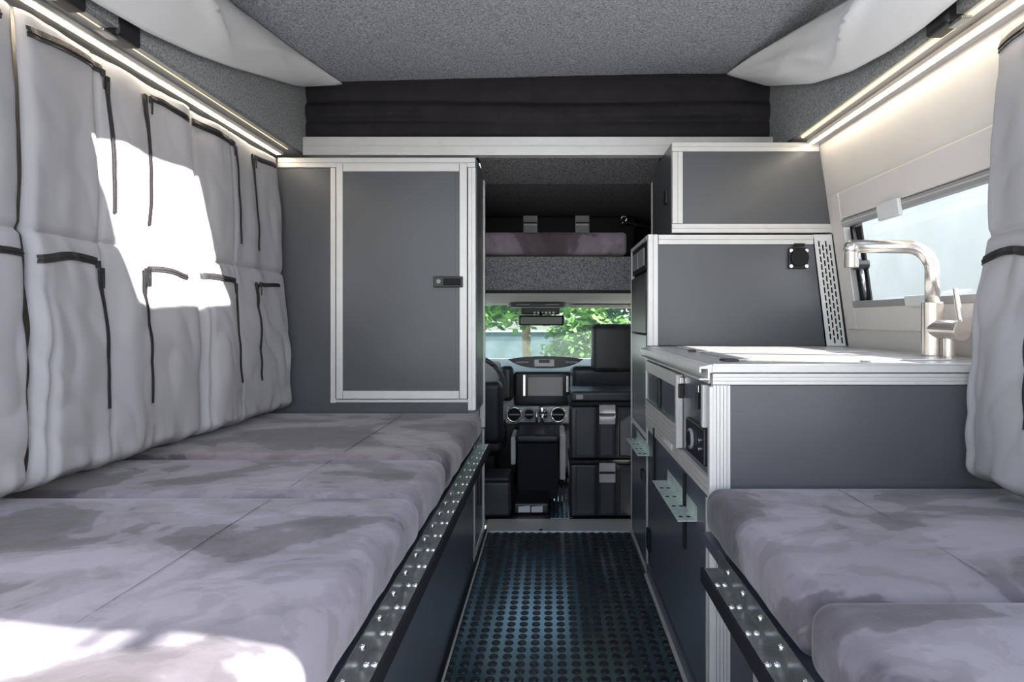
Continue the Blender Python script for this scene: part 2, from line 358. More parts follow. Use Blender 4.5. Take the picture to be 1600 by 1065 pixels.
bx('edge_strip', 'matt', bb, -0.9, 0.9, 3.04, 3.06, 1.128, 1.141, 0.001)

# ================================================================ CUSHIONS
def cushion(name, label, x0, x1, y0, y1, z0, z1, mat, group, r=0.038, seed=0.0, seam=None, side_wave=0.006, piping=True):
    def d(p):
        cx, cy = (x0 + x1) / 2, (y0 + y1) / 2
        if p.z > (z0 + z1) / 2:
            ex = min((p.x - x0), (x1 - p.x)) / 0.12; ey = min((p.y - y0), (y1 - p.y)) / 0.12
            e = min(1, max(0, ex)) * min(1, max(0, ey))
            p.z += 0.004 * e * (1 + nz(p.x + seed, p.y, 0, 3)) - 0.003
        wv = side_wave * nz(p.x * 3, p.y * 11 + seed, p.z * 4)
        if abs(p.x - x0) < 0.06: p.x += wv
        if abs(p.x - x1) < 0.06: p.x += wv
        return p
    t = thing(name, label, 'cushion', ((x0 + x1) / 2, (y0 + y1) / 2, z0), group)
    MB().rbox(x0, x1, y0, y1, z0, z1, r, 0.035, d).build('cover', mat, t, smooth=True)
    if seam is not None:
        MB().tube([(seam, y0 + 0.05 + (y1 - y0 - 0.1) * i / 12, z1 + 0.0022 + 0.004 * (1 - abs(i / 6 - 1)) * 0) for i in range(13)], 0.0012, 6).build('seam', mat, t, smooth=True)
    return t
G1 = 'suede bed cushions along the pocket curtains'
cushion('bed_cushion', 'long mauve-grey suede cushion nearest the rear, with the sunlit corner, under the pocket curtains', -1.235, -0.290, 0.42, 1.424, 0.505, 0.615, 'suede', G1, seed=1, seam=-0.60)
cushion('bed_cushion', 'narrow middle mauve-grey suede cushion between two long ones under the pocket curtains', -1.235, -0.290, 1.432, 1.806, 0.505, 0.615, 'suede2', G1, seed=2, seam=-0.60)
cushion('bed_cushion', 'mauve-grey suede cushion pushed against the tall closet with the framed door', -1.235, -0.290, 1.814, 2.695, 0.505, 0.615, 'suede3', G1, seed=3, seam=-0.60)
G2 = 'suede seat cushions beside the kitchen block'
cushion('seat_cushion', 'mauve-grey suede seat cushion butted against the slate end panel of the kitchen', 0.358, 1.175, 0.911, 1.500, 0.505, 0.615, 'suede2', G2, seed=4, seam=0.655, r=0.034)
cushion('seat_cushion', 'bluish lit suede seat cushion nearest the rear opening on the kitchen side', 0.358, 1.175, 0.42, 0.904, 0.505, 0.615, 'suede', G2, seed=5, r=0.034)
cushion('bunk_cushion', 'mauve-grey suede cushion lying on the felt shelf above the cab', -0.95, 0.365, 3.06, 3.62, 1.312, 1.424, 'suede3', None, seed=6, r=0.02)

# ================================================================ BED BENCH LEFT
t = thing('bed_bench', 'slate bed box carrying the long cushions, panel facing the aisle', 'bench', (-0.7, 1.5, 0))
bx('side_panel', 'panel_side', t, -0.326, -0.311, 0.42, 2.60, 0.012, 0.49)
bx('platform', 'panel_side', t, -1.24, -0.328, 0.42, 2.694, 0.485, 0.504)
bx('floor_strip', 'matt', t, -0.318, -0.300, 0.42, 3.018, 0.0035, 0.018)
bx('floor_profile', 'alu', t, -0.300, -0.294, 0.42, 3.018, 0.0035, 0.008, 0.0005)
bx('rear_panel', 'panel_side', t, -1.24, -0.328, 0.42, 0.44, 0.0, 0.484)
bx('end_post', 'alu', t, -0.330, -0.309, 2.602, 2.640, 0.012, 0.49)
bx('end_post', 'alu', t, -0.330, -0.309, 2.965, 3.015, 0.012, 0.49)
bx('end_rail', 'alu', t, -0.330, -0.309, 2.642, 2.963, 0.012, 0.045)
dr = bx('door', 'panel_side', t, -0.328, -0.314, 2.642, 2.963, 0.047, 0.49)
bx('latch', 'black', dr, -0.314, -0.300, 2.76, 2.80, 0.20, 0.36, 0.003)

def bed_rail(label, s, x_in, x_out, y0, y1, cat='rail', holes=False, group=None, lip=True, yy=None):
    """galvanised angle: flat shelf at z .4775, inner flange upright, black lip on the outer edge"""
    t = thing('bed_rail', label, cat, (x_in, y0, 0.4775), group); zz = 0.4775; th = 0.0025
    b = MB().prism([(x_out, zz), (x_out, zz + th), (x_in - s * 0, zz + th), (x_in, 0.517), (x_in + s * th, 0.517), (x_in + s * th, zz)], 'y', y0, y1)
    b.build('angle_profile', 'galvlight' if holes else 'galv', t, bevel=0.0008)
    if lip:
        MB().prism([(x_out - s * 0.003, zz + 0.004), (x_out + s * 0.004, zz + 0.004), (x_out + s * 0.004, 0.452), (x_out - s * 0.003, 0.452)], 'y', y0, y1).build('rubber_lip', 'matt', t, bevel=0.001)
    ys = []; q = y0 + 0.035
    while q < y1 - 0.02: ys.append(q); q += 0.0965
    w_ = abs(x_in - x_out); xa, xb = x_out + s * w_ * 0.30, x_out + s * w_ * 0.72
    if holes:
        hm = None
        for q in ys:
            for xx in (xa, xb):
                if hm is None: hm = MB().cyl((xx, q, zz + th), (xx, q, zz + th + 0.0006), 0.006, 12).build('punched_hole', 'matt', t, origin=(xx, q, zz))
                else: inst(hm, 'punched_hole', t, (xx, q, zz))
    else:
        def dome(ax):
            mm = MB(); n = 12; rings = [(0.0062, 0), (0.0055, 0.0025), (0.0035, 0.0042), (0.0008, 0.005)]; vs = []
            for (r, hh) in rings:
                for k in range(n):
                    a = 2 * math.pi * k / n; u, v = r * math.cos(a), r * 1.25 * math.sin(a)
                    vs.append((u, v, hh) if ax == 'z' else (-s * hh, v, u))
            fs = [(i * n + k, i * n + (k + 1) % n, (i + 1) * n + (k + 1) % n, (i + 1) * n + k) for i in range(3) for k in range(n)] + [tuple(range(3 * n, 4 * n))]
            if ax != 'z' and s > 0: fs = [f[::-1] for f in fs]
            mm.add(vs, fs); return mm
        d1 = d2 = None
        for q in ys:
            for xx in (xa, xb):
                if d1 is None:
                    mm = dome('z'); mm.v = [(a + xx, b_ + q, c + zz + th) for a, b_, c in mm.v]; d1 = mm.build('dimple', 'chrome', t, smooth=True, origin=(xx, q, zz + th))
                else: inst(d1, 'dimple', t, (xx, q, zz + th))
            if d2 is None:
                mm = dome('x'); mm.v = [(a + x_in, b_ + q, c + 0.500) for a, b_, c in mm.v]; d2 = mm.build('dimple', 'chrome', t, smooth=True, origin=(x_in, q, 0.500))
            else: inst(d2, 'dimple', t, (x_in, q + 0.012, 0.500))
    return t
bed_rail('long galvanised angle rail with raised dimples beside the bed cushions', -1, -0.2870, -0.256, 0.45, 2.69)
bed_rail('galvanised angle rail with raised dimples beside the seat cushions', 1, 0.352, 0.318, 0.45, 1.345)
GR = 'galvanised bed support brackets on the aisle side of the kitchen furniture'
bed_rail('galvanised support bracket with punched holes halfway along the kitchen block', 1, 0.3795, 0.330, 1.66, 2.08, 'bracket', True, GR, False)
bed_rail('small galvanised bracket on the tall cabinet near the crates', 1, 0.3795, 0.335, 2.46, 2.82, 'bracket', True, GR, False)

# ================================================================ SEAT BENCH RIGHT
t = thing('seat_bench', 'open-fronted seat base with a pale post under the kitchen-side cushions', 'bench', (0.8, 1.0, 0))
bx('platform', 'panel_side', t, 0.358, 1.18, 0.42, 1.505, 0.478, 0.503)
bx('leg', 'alu', t, 0.405, 0.45, 1.24, 1.28, 0.0, 0.477)
bx('leg', 'alu', t, 0.405, 0.45, 0.46, 0.50, 0.0, 0.477)
bx('back_panel', 'panel_side', t, 0.62, 0.64, 0.44, 1.50, 0.0, 0.477)

# ================================================================ TALL CLOSET LEFT
def cx(px, z): return (px - 860) * z / 1000
def ch(py, z): return 1 + (500 - py) * z / 1000
D = 2.70
t = thing('closet', 'tall slate closet with an aluminium-framed door at the end of the bed', 'closet', (-0.72, 2.85, 0.62))
def fr(name, mat, par, xa, xb, ya, yb, y0=D, y1=D + 0.02, bevel=0.001):
    return bx(name, mat, par, cx(xa, y0), cx(xb, y0), y0, y1, ch(ya, y0), ch(yb, y0), bevel)
bx('carcass_back', 'panel', t, -1.21, -0.315, 2.99, 3.01, 0.618, 1.67)
bx('side_panel', 'panel', t, -0.327, -0.312, 2.722, 2.985, 0.612, 1.683)
bx('side_post', 'alu', t, -0.329, -0.306, 2.985, 3.015, 0.50, 1.66)
bx('top_panel', 'panel', t, -1.17, -0.33, 2.722, 2.985, 1.66, 1.683)
bx('front_panel', 'panel', t, -1.20, cx(517, D), D + 0.006, D + 0.02, 0.560, ch(262, D))
bx('lower_panel', 'panel', t, cx(517, D), cx(731, D), D + 0.006, D + 0.02, 0.560, ch(629, D))
ribbed('XZ', D - 0.002, -1.15, cx(742.5, D), ch(262, D), ch(246, D), 2, 0.003, 0.02).build('top_profile', 'alu', t)
ribbed('ZX', D - 0.002, 0.620, ch(262, D), cx(731, D), cx(743.5, D), 2, 0.003, 0.02).build('post_profile', 'alu', t)
ribbed('ZX', D - 0.002, ch(629, D), ch(262, D), cx(516, D), cx(525, D), 1, 0.003, 0.02).build('post_profile', 'alu', t)
fr('sill_profile', 'alu', t, 516, 731, 628.5, 623.5, D - 0.001)
bx('gap_backing', 'matt', t, cx(517, D), cx(740, D), D + 0.021, D + 0.03, 0.62, 1.66, 0)
Y0 = D - 0.012
door = bx('door', 'panel', t, cx(534, D), cx(721, D), Y0 + 0.006, Y0 + 0.022, ch(614, D), ch(264, D))
for a in ((526.5, 536.5, 622.5, 256), (718.5, 730, 622.5, 256)):
    bx('frame_stile', 'alu', door, cx(a[0], D), cx(a[1], D), Y0, Y0 + 0.016, ch(a[2], D), ch(a[3], D), 0.002)
for a in ((537, 718, 622.5, 610), (537, 718, 268.5, 256)):
    bx('frame_rail', 'alu', door, cx(a[0], D), cx(a[1], D), Y0, Y0 + 0.016, ch(a[2], D), ch(a[3], D), 0.002)
bx('latch', 'black', door, cx(678.5, D), cx(724, D), Y0 - 0.010, Y0 - 0.0005, ch(449, D), ch(432, D), 0.003)
bx('latch_lever', 'matt', door, cx(694, D), cx(721, D), Y0 - 0.014, Y0 - 0.0102, ch(446, D), ch(435, D), 0.002)
MB().cyl((cx(687, D), Y0 - 0.0155, ch(440, D)), (cx(687, D), Y0 - 0.0105, ch(440, D)), 0.009, 14).build('lock_barrel', 'grey', door)

# ================================================================ TALL CABINET RIGHT
D = 2.51
def wx(h): return 1.153 - 0.14 * (h - 1) - 0.006
t = thing('tall_cabinet', 'tall slate cabinet with fridge front, round socket and perforated strip beyond the worktop', 'cabinet', (0.75, 2.76, 0))
zt = 1.336
bx('side_panel', 'panel_side', t, 0.384, 0.398, 2.53, 3.015, 0.02, 0.94)
bx('top_panel', 'panel', t, 0.386, 1.08, 2.525, 3.015, 1.318, 1.334)
MB().prism([(0.42, 0.90), (cx(1290, D), 0.90), (cx(1272, D), ch(382, D)), (0.42, ch(382, D))], 'y', D + 0.004, D + 0.018).build('end_panel', 'panel', t, bevel=0.001)
ribbed('ZX', D, 0.90, zt, 0.382, cx(1028.5, D), 2, 0.003, 0.018).build('post_profile', 'alu', t)
ribbed('XZ', D, cx(1029, D), cx(1271, D), ch(382, D), zt, 2, 0.003, 0.018).build('top_profile', 'alu', t)
MB().prism([(cx(1303.5, D) + 0.003, zt), (cx(1298, D) + 0.003, zt), (cx(1321.5, D), 0.9), (cx(1329, D), 0.9)], 'y', D - 0.004, D + 0.02).build('edge_seal', 'rubberseal', t)
# perforated strip: a plate with real slots
def strip_pt(u, v):   # u across, v down 0..1
    h = zt + (0.899 - zt) * v
    xl = cx(1271, D) + (cx(1292, D) - cx(1271, D)) * v; xr = cx(1300, D) + (cx(1323.5, D) - cx(1300, D)) * v
    return xl + (xr - xl) * u, h
m = MB(); NC, NR = 4, 13
def quadp(a, b, c, d):
    m.add([(strip_pt(*p)[0], D, strip_pt(*p)[1]) for p in (a, b, c, d)], [(0, 1, 2, 3)])
u0, u1 = 0.14, 0.88
quadp((0, 0), (u0, 0), (u0, 1), (0, 1)); quadp((u1, 0), (1, 0), (1, 1), (u1, 1))
for c_ in range(NC):
    ua, ub = u0 + (u1 - u0) * c_ / NC, u0 + (u1 - u0) * (c_ + 1) / NC; off = 0.5 if c_ % 2 else 0.0
    va0 = 0.05 + off * 0.9 / NR; pv = 0.9 / NR
    quadp((ua, 0), (ub, 0), (ub, va0), (ua, va0))
    k = 0
    while va0 + (k + 1) * pv <= 0.985:
        a, b = va0 + k * pv, va0 + (k + 1) * pv; i0, i1 = ua + (ub - ua) * .27, ub - (ub - ua) * .27; j0, j1 = a + pv * .12, b - pv * .12
        quadp((ua, a), (ub, a), (i1, j0), (i0, j0)); quadp((ub, a), (ub, b), (i1, j1), (i1, j0)); quadp((ub, b), (ua, b), (i0, j1), (i1, j1)); quadp((ua, b), (ua, a), (i0, j0), (i0, j1)); k += 1
    quadp((ua, va0 + k * pv), (ub, va0 + k * pv), (ub, 1), (ua, 1))
m.build('perforated_strip', 'white', t, solid=0.002)
m = MB(); pts = [strip_pt(0, 0), strip_pt(1, 0), strip_pt(1, 1), strip_pt(0, 1)]; m.prism(pts, 'y', D + 0.012, D + 0.016).build('strip_backing', 'matt', t)
# round shore socket with square flange
sk = MB().rbox(cx(1231, D), cx(1261, D), D - 0.012, D + 0.003, ch(420, D), ch(387, D), 0.006, 0.05).build('power_socket', 'black', t, smooth=True)
MB().cyl((cx(1246, D), D - 0.030, ch(403, D)), (cx(1246, D), D - 0.0125, ch(403, D)), 0.035, 28, 0.036).build('socket_lid', 'matt', sk, bevel=0.003)
bx('lid_hinge', 'matt', sk, cx(1238, D), cx(1254, D), D - 0.026, D - 0.0125, ch(386, D), ch(381, D) , 0.002)
for (px, py) in ((1234, 392), (1258, 392), (1234, 416), (1258, 416)):
    MB().cyl((cx(px, D), D - 0.0165, ch(py, D)), (cx(px, D), D - 0.0125, ch(py, D)), 0.0065, 12).build('screw', 'chrome', sk)
# aisle side
X = 0.382
bx('vent_recess', 'matt', t, X + 0.002, X + 0.02, 2.56, 2.99, 1.205, 1.315)
for k in range(2):
    bx('vent_grille', 'alu_dark', t, X - 0.004, X + 0.0018, 2.60 + k * 0.19, 2.76 + k * 0.19, 1.222, 1.295, 0.002)
bx('fridge_front', 'black', t, X - 0.003, X + 0.015, 2.55, 2.99, 0.945, 1.19, 0.004)
bx('drawer_front', 'pale', t, X - 0.001, X + 0.0018, 2.55, 2.99, 0.555, 0.938, 0.002)
bx('corner_post', 'alu', t, X - 0.003, X + 0.012, 2.515, 2.545, 0.02, 0.895, 0.001)
bx('corner_post', 'alu', t, X - 0.003, X + 0.012, 2.998, 3.018, 0.02, 1.334, 0.001)
bx('top_edge', 'alu', t, X - 0.002, X + 0.01, 2.532, 2.996, 1.318, 1.3345, 0.001)
bx('rail_profile', 'alu', t, X - 0.003, X + 0.0018, 2.548, 2.994, 0.528, 0.548, 0.001)
bx('lower_door', 'panel_side', t, X - 0.002, X + 0.0018, 2.55, 2.99, 0.03, 0.52, 0.002)
bx('door_latch', 'black', t, X - 0.018, X - 0.0025, 2.55, 2.60, 0.36, 0.40, 0.003)
bx('floor_strip', 'alu', t, X - 0.006, X + 0.002, 2.52, 3.015, 0.003, 0.02, 0.001)

# ================================================================ UPPER CABINET RIGHT
t = thing('upper_cabinet', 'small slate overhead cabinet framed in aluminium on top of the tall cabinet', 'cabinet', (0.78, 2.76, 1.34))
X0 = 0.4775; zb, ztp = 1.3425, 1.698
bx('side_panel', 'panel', t, X0, X0 + 0.012, 2.53, 3.0, zb, ztp)
bx('side_latch', 'black', t, X0 - 0.010, X0 - 0.0005, 2.60, 2.64, 1.475, 1.53, 0.002)
bx('side_edge', 'alu', t, X0 - 0.003, X0 + 0.01, 3.001, 3.018, zb, 1.66)
MB().prism([(cx(1066, D), zb + 0.03), (cx(1300, D), zb + 0.03), (cx(1281, D), ztp - 0.03), (cx(1066, D), ztp - 0.03)], 'y', D + 0.004, D + 0.016).build('front_panel', 'panel', t)
ribbed('ZX', D, zb + 0.037, ztp - 0.037, X0, cx(1067.5, D), 2, 0.003, 0.018).build('post_profile', 'alu', t)
ribbed('XZ', D, X0, cx(1280, D), ztp - 0.037, ztp, 2, 0.003, 0.018).build('top_profile', 'alu', t)
ribbed('XZ', D, X0, cx(1301.5, D), zb, zb + 0.036, 2, 0.003, 0.018).build('bottom_profile', 'alu', t)
MB().prism([(cx(1281, D), ztp), (cx(1286.5, D), ztp), (cx(1308, D), zb), (cx(1302.5, D), zb)], 'y', D - 0.004, D + 0.02).build('edge_seal', 'rubberseal', t)
bx('top_panel', 'panel', t, X0 + 0.013, 1.04, 2.53, 3.0, ztp - 0.02, ztp - 0.004)
bx('bottom_panel', 'panel', t, X0 + 0.013, 1.08, 2.53, 3.0, zb + 0.002, zb + 0.018)

# ================================================================ KITCHEN BLOCK
t = thing('kitchen_block', 'slate kitchen block with aluminium profiles below the worktop', 'kitchen unit', (0.76, 2.0, 0))
D = 1.51
bx('end_panel', 'panel', t, 0.422, 1.14, D + 0.004, D + 0.018, 0.0, 0.846)
bx('aisle_panel', 'panel_side', t, X + 0.004, X + 0.018, 1.53, 2.505, 0.02, 0.846)
ribbed('ZX', D, 0.0, 0.8465, 0.3835, cx(1141.5, D), 5, 0.004, 0.018).build('corner_post', 'alu', t)
ribbed('XZ', D, 0.3835, 1.145, 0.8475, 0.8745, 3, 0.003, 0.018).build('band_profile', 'alu', t)
# aisle-facing frame with two panes
fh = lambda y, a, b: None
bx('top_band', 'alu', t, X - 0.003, X + 0.0035, 1.535, 2.505, 0.8475, 0.874, 0.001)
fm = bx('drawer_front', 'panel_side', t, X - 0.004, X + 0.003, 1.885, 2.495, 0.695, 0.800, 0.001)
bx('frame_rail', 'alu', fm, X - 0.010, X + 0.003, 1.885, 2.495, 0.802, 0.842, 0.001)
ribbed('YZ', X - 0.010, 1.885, 2.495, 0.628, 0.692, 4, 0.004, 0.013).build('frame_rail', 'alu', fm)
bx('frame_stile', 'alu', fm, X - 0.016, X + 0.003, 1.862, 1.884, 0.628, 0.842, 0.001)
bx('frame_stile', 'alu', fm, X - 0.010, X + 0.003, 2.496, 2.507, 0.628, 0.842, 0.001)
bx('frame_edge', 'chrome', fm, X - 0.012, X - 0.0045, 1.886, 2.494, 0.6935, 0.698, 0.0005)
bx('latch', 'black', fm, X - 0.014, X - 0.0045, 2.18, 2.21, 0.700, 0.800, 0.003)
for (ya, yb, za, zb_) in ((1.845, 1.858, 0.775, 0.835), (1.620, 1.632, 0.775, 0.835)):
    bx('hinge', 'black', t, X - 0.012, X + 0.003, ya, yb, za, zb_ - 0.02, 0.002)
    bx('hinge_plate', 'chrome', t, X - 0.008, X + 0.003, ya, yb, zb_ - 0.018, zb_, 0.001)
bx('hinge_profile', 'alu', t, X - 0.014, X + 0.003, 1.548, 1.566, 0.740, 0.843, 0.001)
bx('hinge_profile', 'alu_dark', t, X - 0.006, X + 0.003, 1.575, 1.600, 0.745, 0.838, 0.001)
sp_ = bx('socket_plate', 'black', t, X - 0.010, X + 0.003, 1.555, 1.76, 0.645, 0.735, 0.003)
MB().cyl((X - 0.018, 1.68, 0.690), (X - 0.0105, 1.68, 0.690), 0.027, 20).build('socket_ring', 'grey', sp_, bevel=0.002)
MB().cyl((X - 0.020, 1.68, 0.690), (X - 0.0182, 1.68, 0.690), 0.019, 20).build('socket_well', 'matt', sp_)
for zz in (0.678, 0.700): MB().cyl((X - 0.014, 1.60, zz), (X - 0.0105, 1.60, zz), 0.007, 12).build('switch_button', 'chrome', sp_)
ribbed('YZ', X - 0.006, 1.535, 2.505, 0.578, 0.624, 3, 0.003, 0.009).build('middle_profile', 'alu', t)
bx('small_plate', 'white', t, X - 0.009, X - 0.0065, 1.97, 2.11, 0.600, 0.618, 0.0005)
ld = bx('lower_door', 'panel_side', t, X - 0.002, X + 0.003, 1.56, 2.495, 0.06, 0.572, 0.002)
for yc, zc in ((2.32, 0.50), (1.795, 0.46)):
    bx('strap', 'matt', ld, X - 0.010, X - 0.0025, yc - 0.009, yc + 0.009, zc - 0.10, zc + 0.11, 0.003)
bx('door_catch', 'matt', ld, X - 0.012, X - 0.0025, 2.42, 2.48, 0.12, 0.20, 0.006)
bx('side_edge', 'alu', t, X - 0.006, X + 0.003, 1.512, 1.532, 0.0, 0.843, 0.001)
bx('side_edge', 'alu', t, X - 0.006, X + 0.003, 1.538, 1.552, 0.06, 0.572, 0.001)
bx('floor_profile', 'alu', t, X - 0.016, X - 0.006, 1.0, 2.50, 0.003, 0.012, 0.001)
bx('floor_profile', 'panel_side', t, X - 0.006, X + 0.004, 1.555, 2.50, 0.003, 0.05, 0.001)

# worktop
t = thing('worktop', 'stainless steel worktop with glass lids on the kitchen block', 'worktop', (0.76, 2.0, 0.875))
bx('top_plate', 'sink', t, 0.384, 1.148, 1.512, 2.506, 0.882, 0.8975, 0.002)
ribbed('XZ', 1.508, 0.382, 1.150, 0.8755, 0.8935, 1, 0.002, 0.02).build('front_edge', 'alu', t)
MB().prism([(0.383, 0.8955), (0.352, 0.8895), (0.352, 0.876), (0.356, 0.876), (0.356, 0.885), (0.372, 0.885), (0.372, 0.862), (0.352, 0.862), (0.352, 0.8585), (0.3765, 0.8585), (0.3765, 0.8755), (0.383, 0.8755)], 'y', 1.512, 2.505).build('gutter_profile', 'alu', t)
bx('sink_lid', 'sink', t, 0.47, 1.02, 1.62, 2.02, 0.8978, 0.9015, 0.003)
bx('hob_lid', 'sink', t, 0.47, 1.02, 2.06, 2.44, 0.8978, 0.9015, 0.003)
bx('lid_hinge', 'black', t, 0.43, 0.466, 1.58, 1.63, 0.8978, 0.903, 0.001)
MB().torus((0.78, 1.575, 0.8995), (0, 0, 1), 0.014, 0.0022, 20, 6).build('finger_ring', 'grey', t, smooth=True)
bx('lid_hinge', 'black', t, 0.445, 0.466, 2.05, 2.075, 0.8978, 0.905, 0.001)

# tap
t = thing('tap', 'brushed nickel single-lever tap on the worktop below the side window', 'tap', (1.062, 1.76, 0.8975))
bx0, by0, bz = 1.053, 1.765, 0.8975
MB().cyl((bx0, by0, bz), (bx0, by0, bz + 0.005), 0.034, 28).build('base_ring', 'steel', t, smooth=False, bevel=0.001)
MB().cyl((bx0, by0, bz + 0.005), (bx0, by0, bz + 0.152), 0.0275, 32).build('body', 'steel', t, bevel=0.002)
pts = [(bx0, by0, bz + 0.152), (bx0, by0, bz + 0.245)]
for k in range(1, 9):
    a = math.pi / 2 * k / 8; pts.append((bx0 - 0.062 * (1 - math.cos(a)), by0 + 0.02 * k / 8, bz + 0.245 + 0.062 * math.sin(a)))
pts.append((0.853, by0 + 0.055, bz + 0.313))
sp1 = MB().tube(pts, 0.0185, 20).build('spout', 'steel', t, smooth=True)
m = MB(); m.cyl((0.856, by0 + 0.055, bz + 0.306), (0.856, by0 + 0.055, bz + 0.252), 0.0195, 22); m.build('aerator', 'steel', t, bevel=0.001)
m = MB(); c_ = Vector((0.856, by0 + 0.055, bz + 0.306))
m.grid(lambda u, v: c_ + Vector((math.sin(v * math.pi) * math.cos(u * 2 * math.pi), math.sin(v * math.pi) * math.sin(u * 2 * math.pi), math.cos(v * math.pi))) * 0.0225, 20, 12)
m.build('elbow', 'steel', t, smooth=True)
bd = Vector((0.022, -0.085, -0.002)); p0 = Vector((bx0, by0, bz + 0.078))
MB().cyl(p0, p0 + bd, 0.0265, 28).build('valve_barrel', 'steel', t, bevel=0.002)
MB().cyl(p0 + bd * 0.98, p0 + bd * 1.10, 0.0285, 28).build('valve_cap', 'steel', t, bevel=0.002)
lv = p0 + bd * 1.04; MB().tube([lv + Vector((0, 0, 0.022)), lv + Vector((-0.008, 0.012, 0.11))], [0.0085, 0.006], 14).build('lever', 'steel', t, bevel=0.001)
q0 = p0 + bd * 0.62; MB().cyl((q0.x, q0.y, bz + 0.004), (q0.x, q0.y, q0.z - 0.022), 0.0135, 20).build('hose_stem', 'steel', t, bevel=0.001)
MB().cyl((q0.x, q0.y, bz), (q0.x, q0.y, bz + 0.004), 0.019, 20).build('stem_ring', 'steel', t)

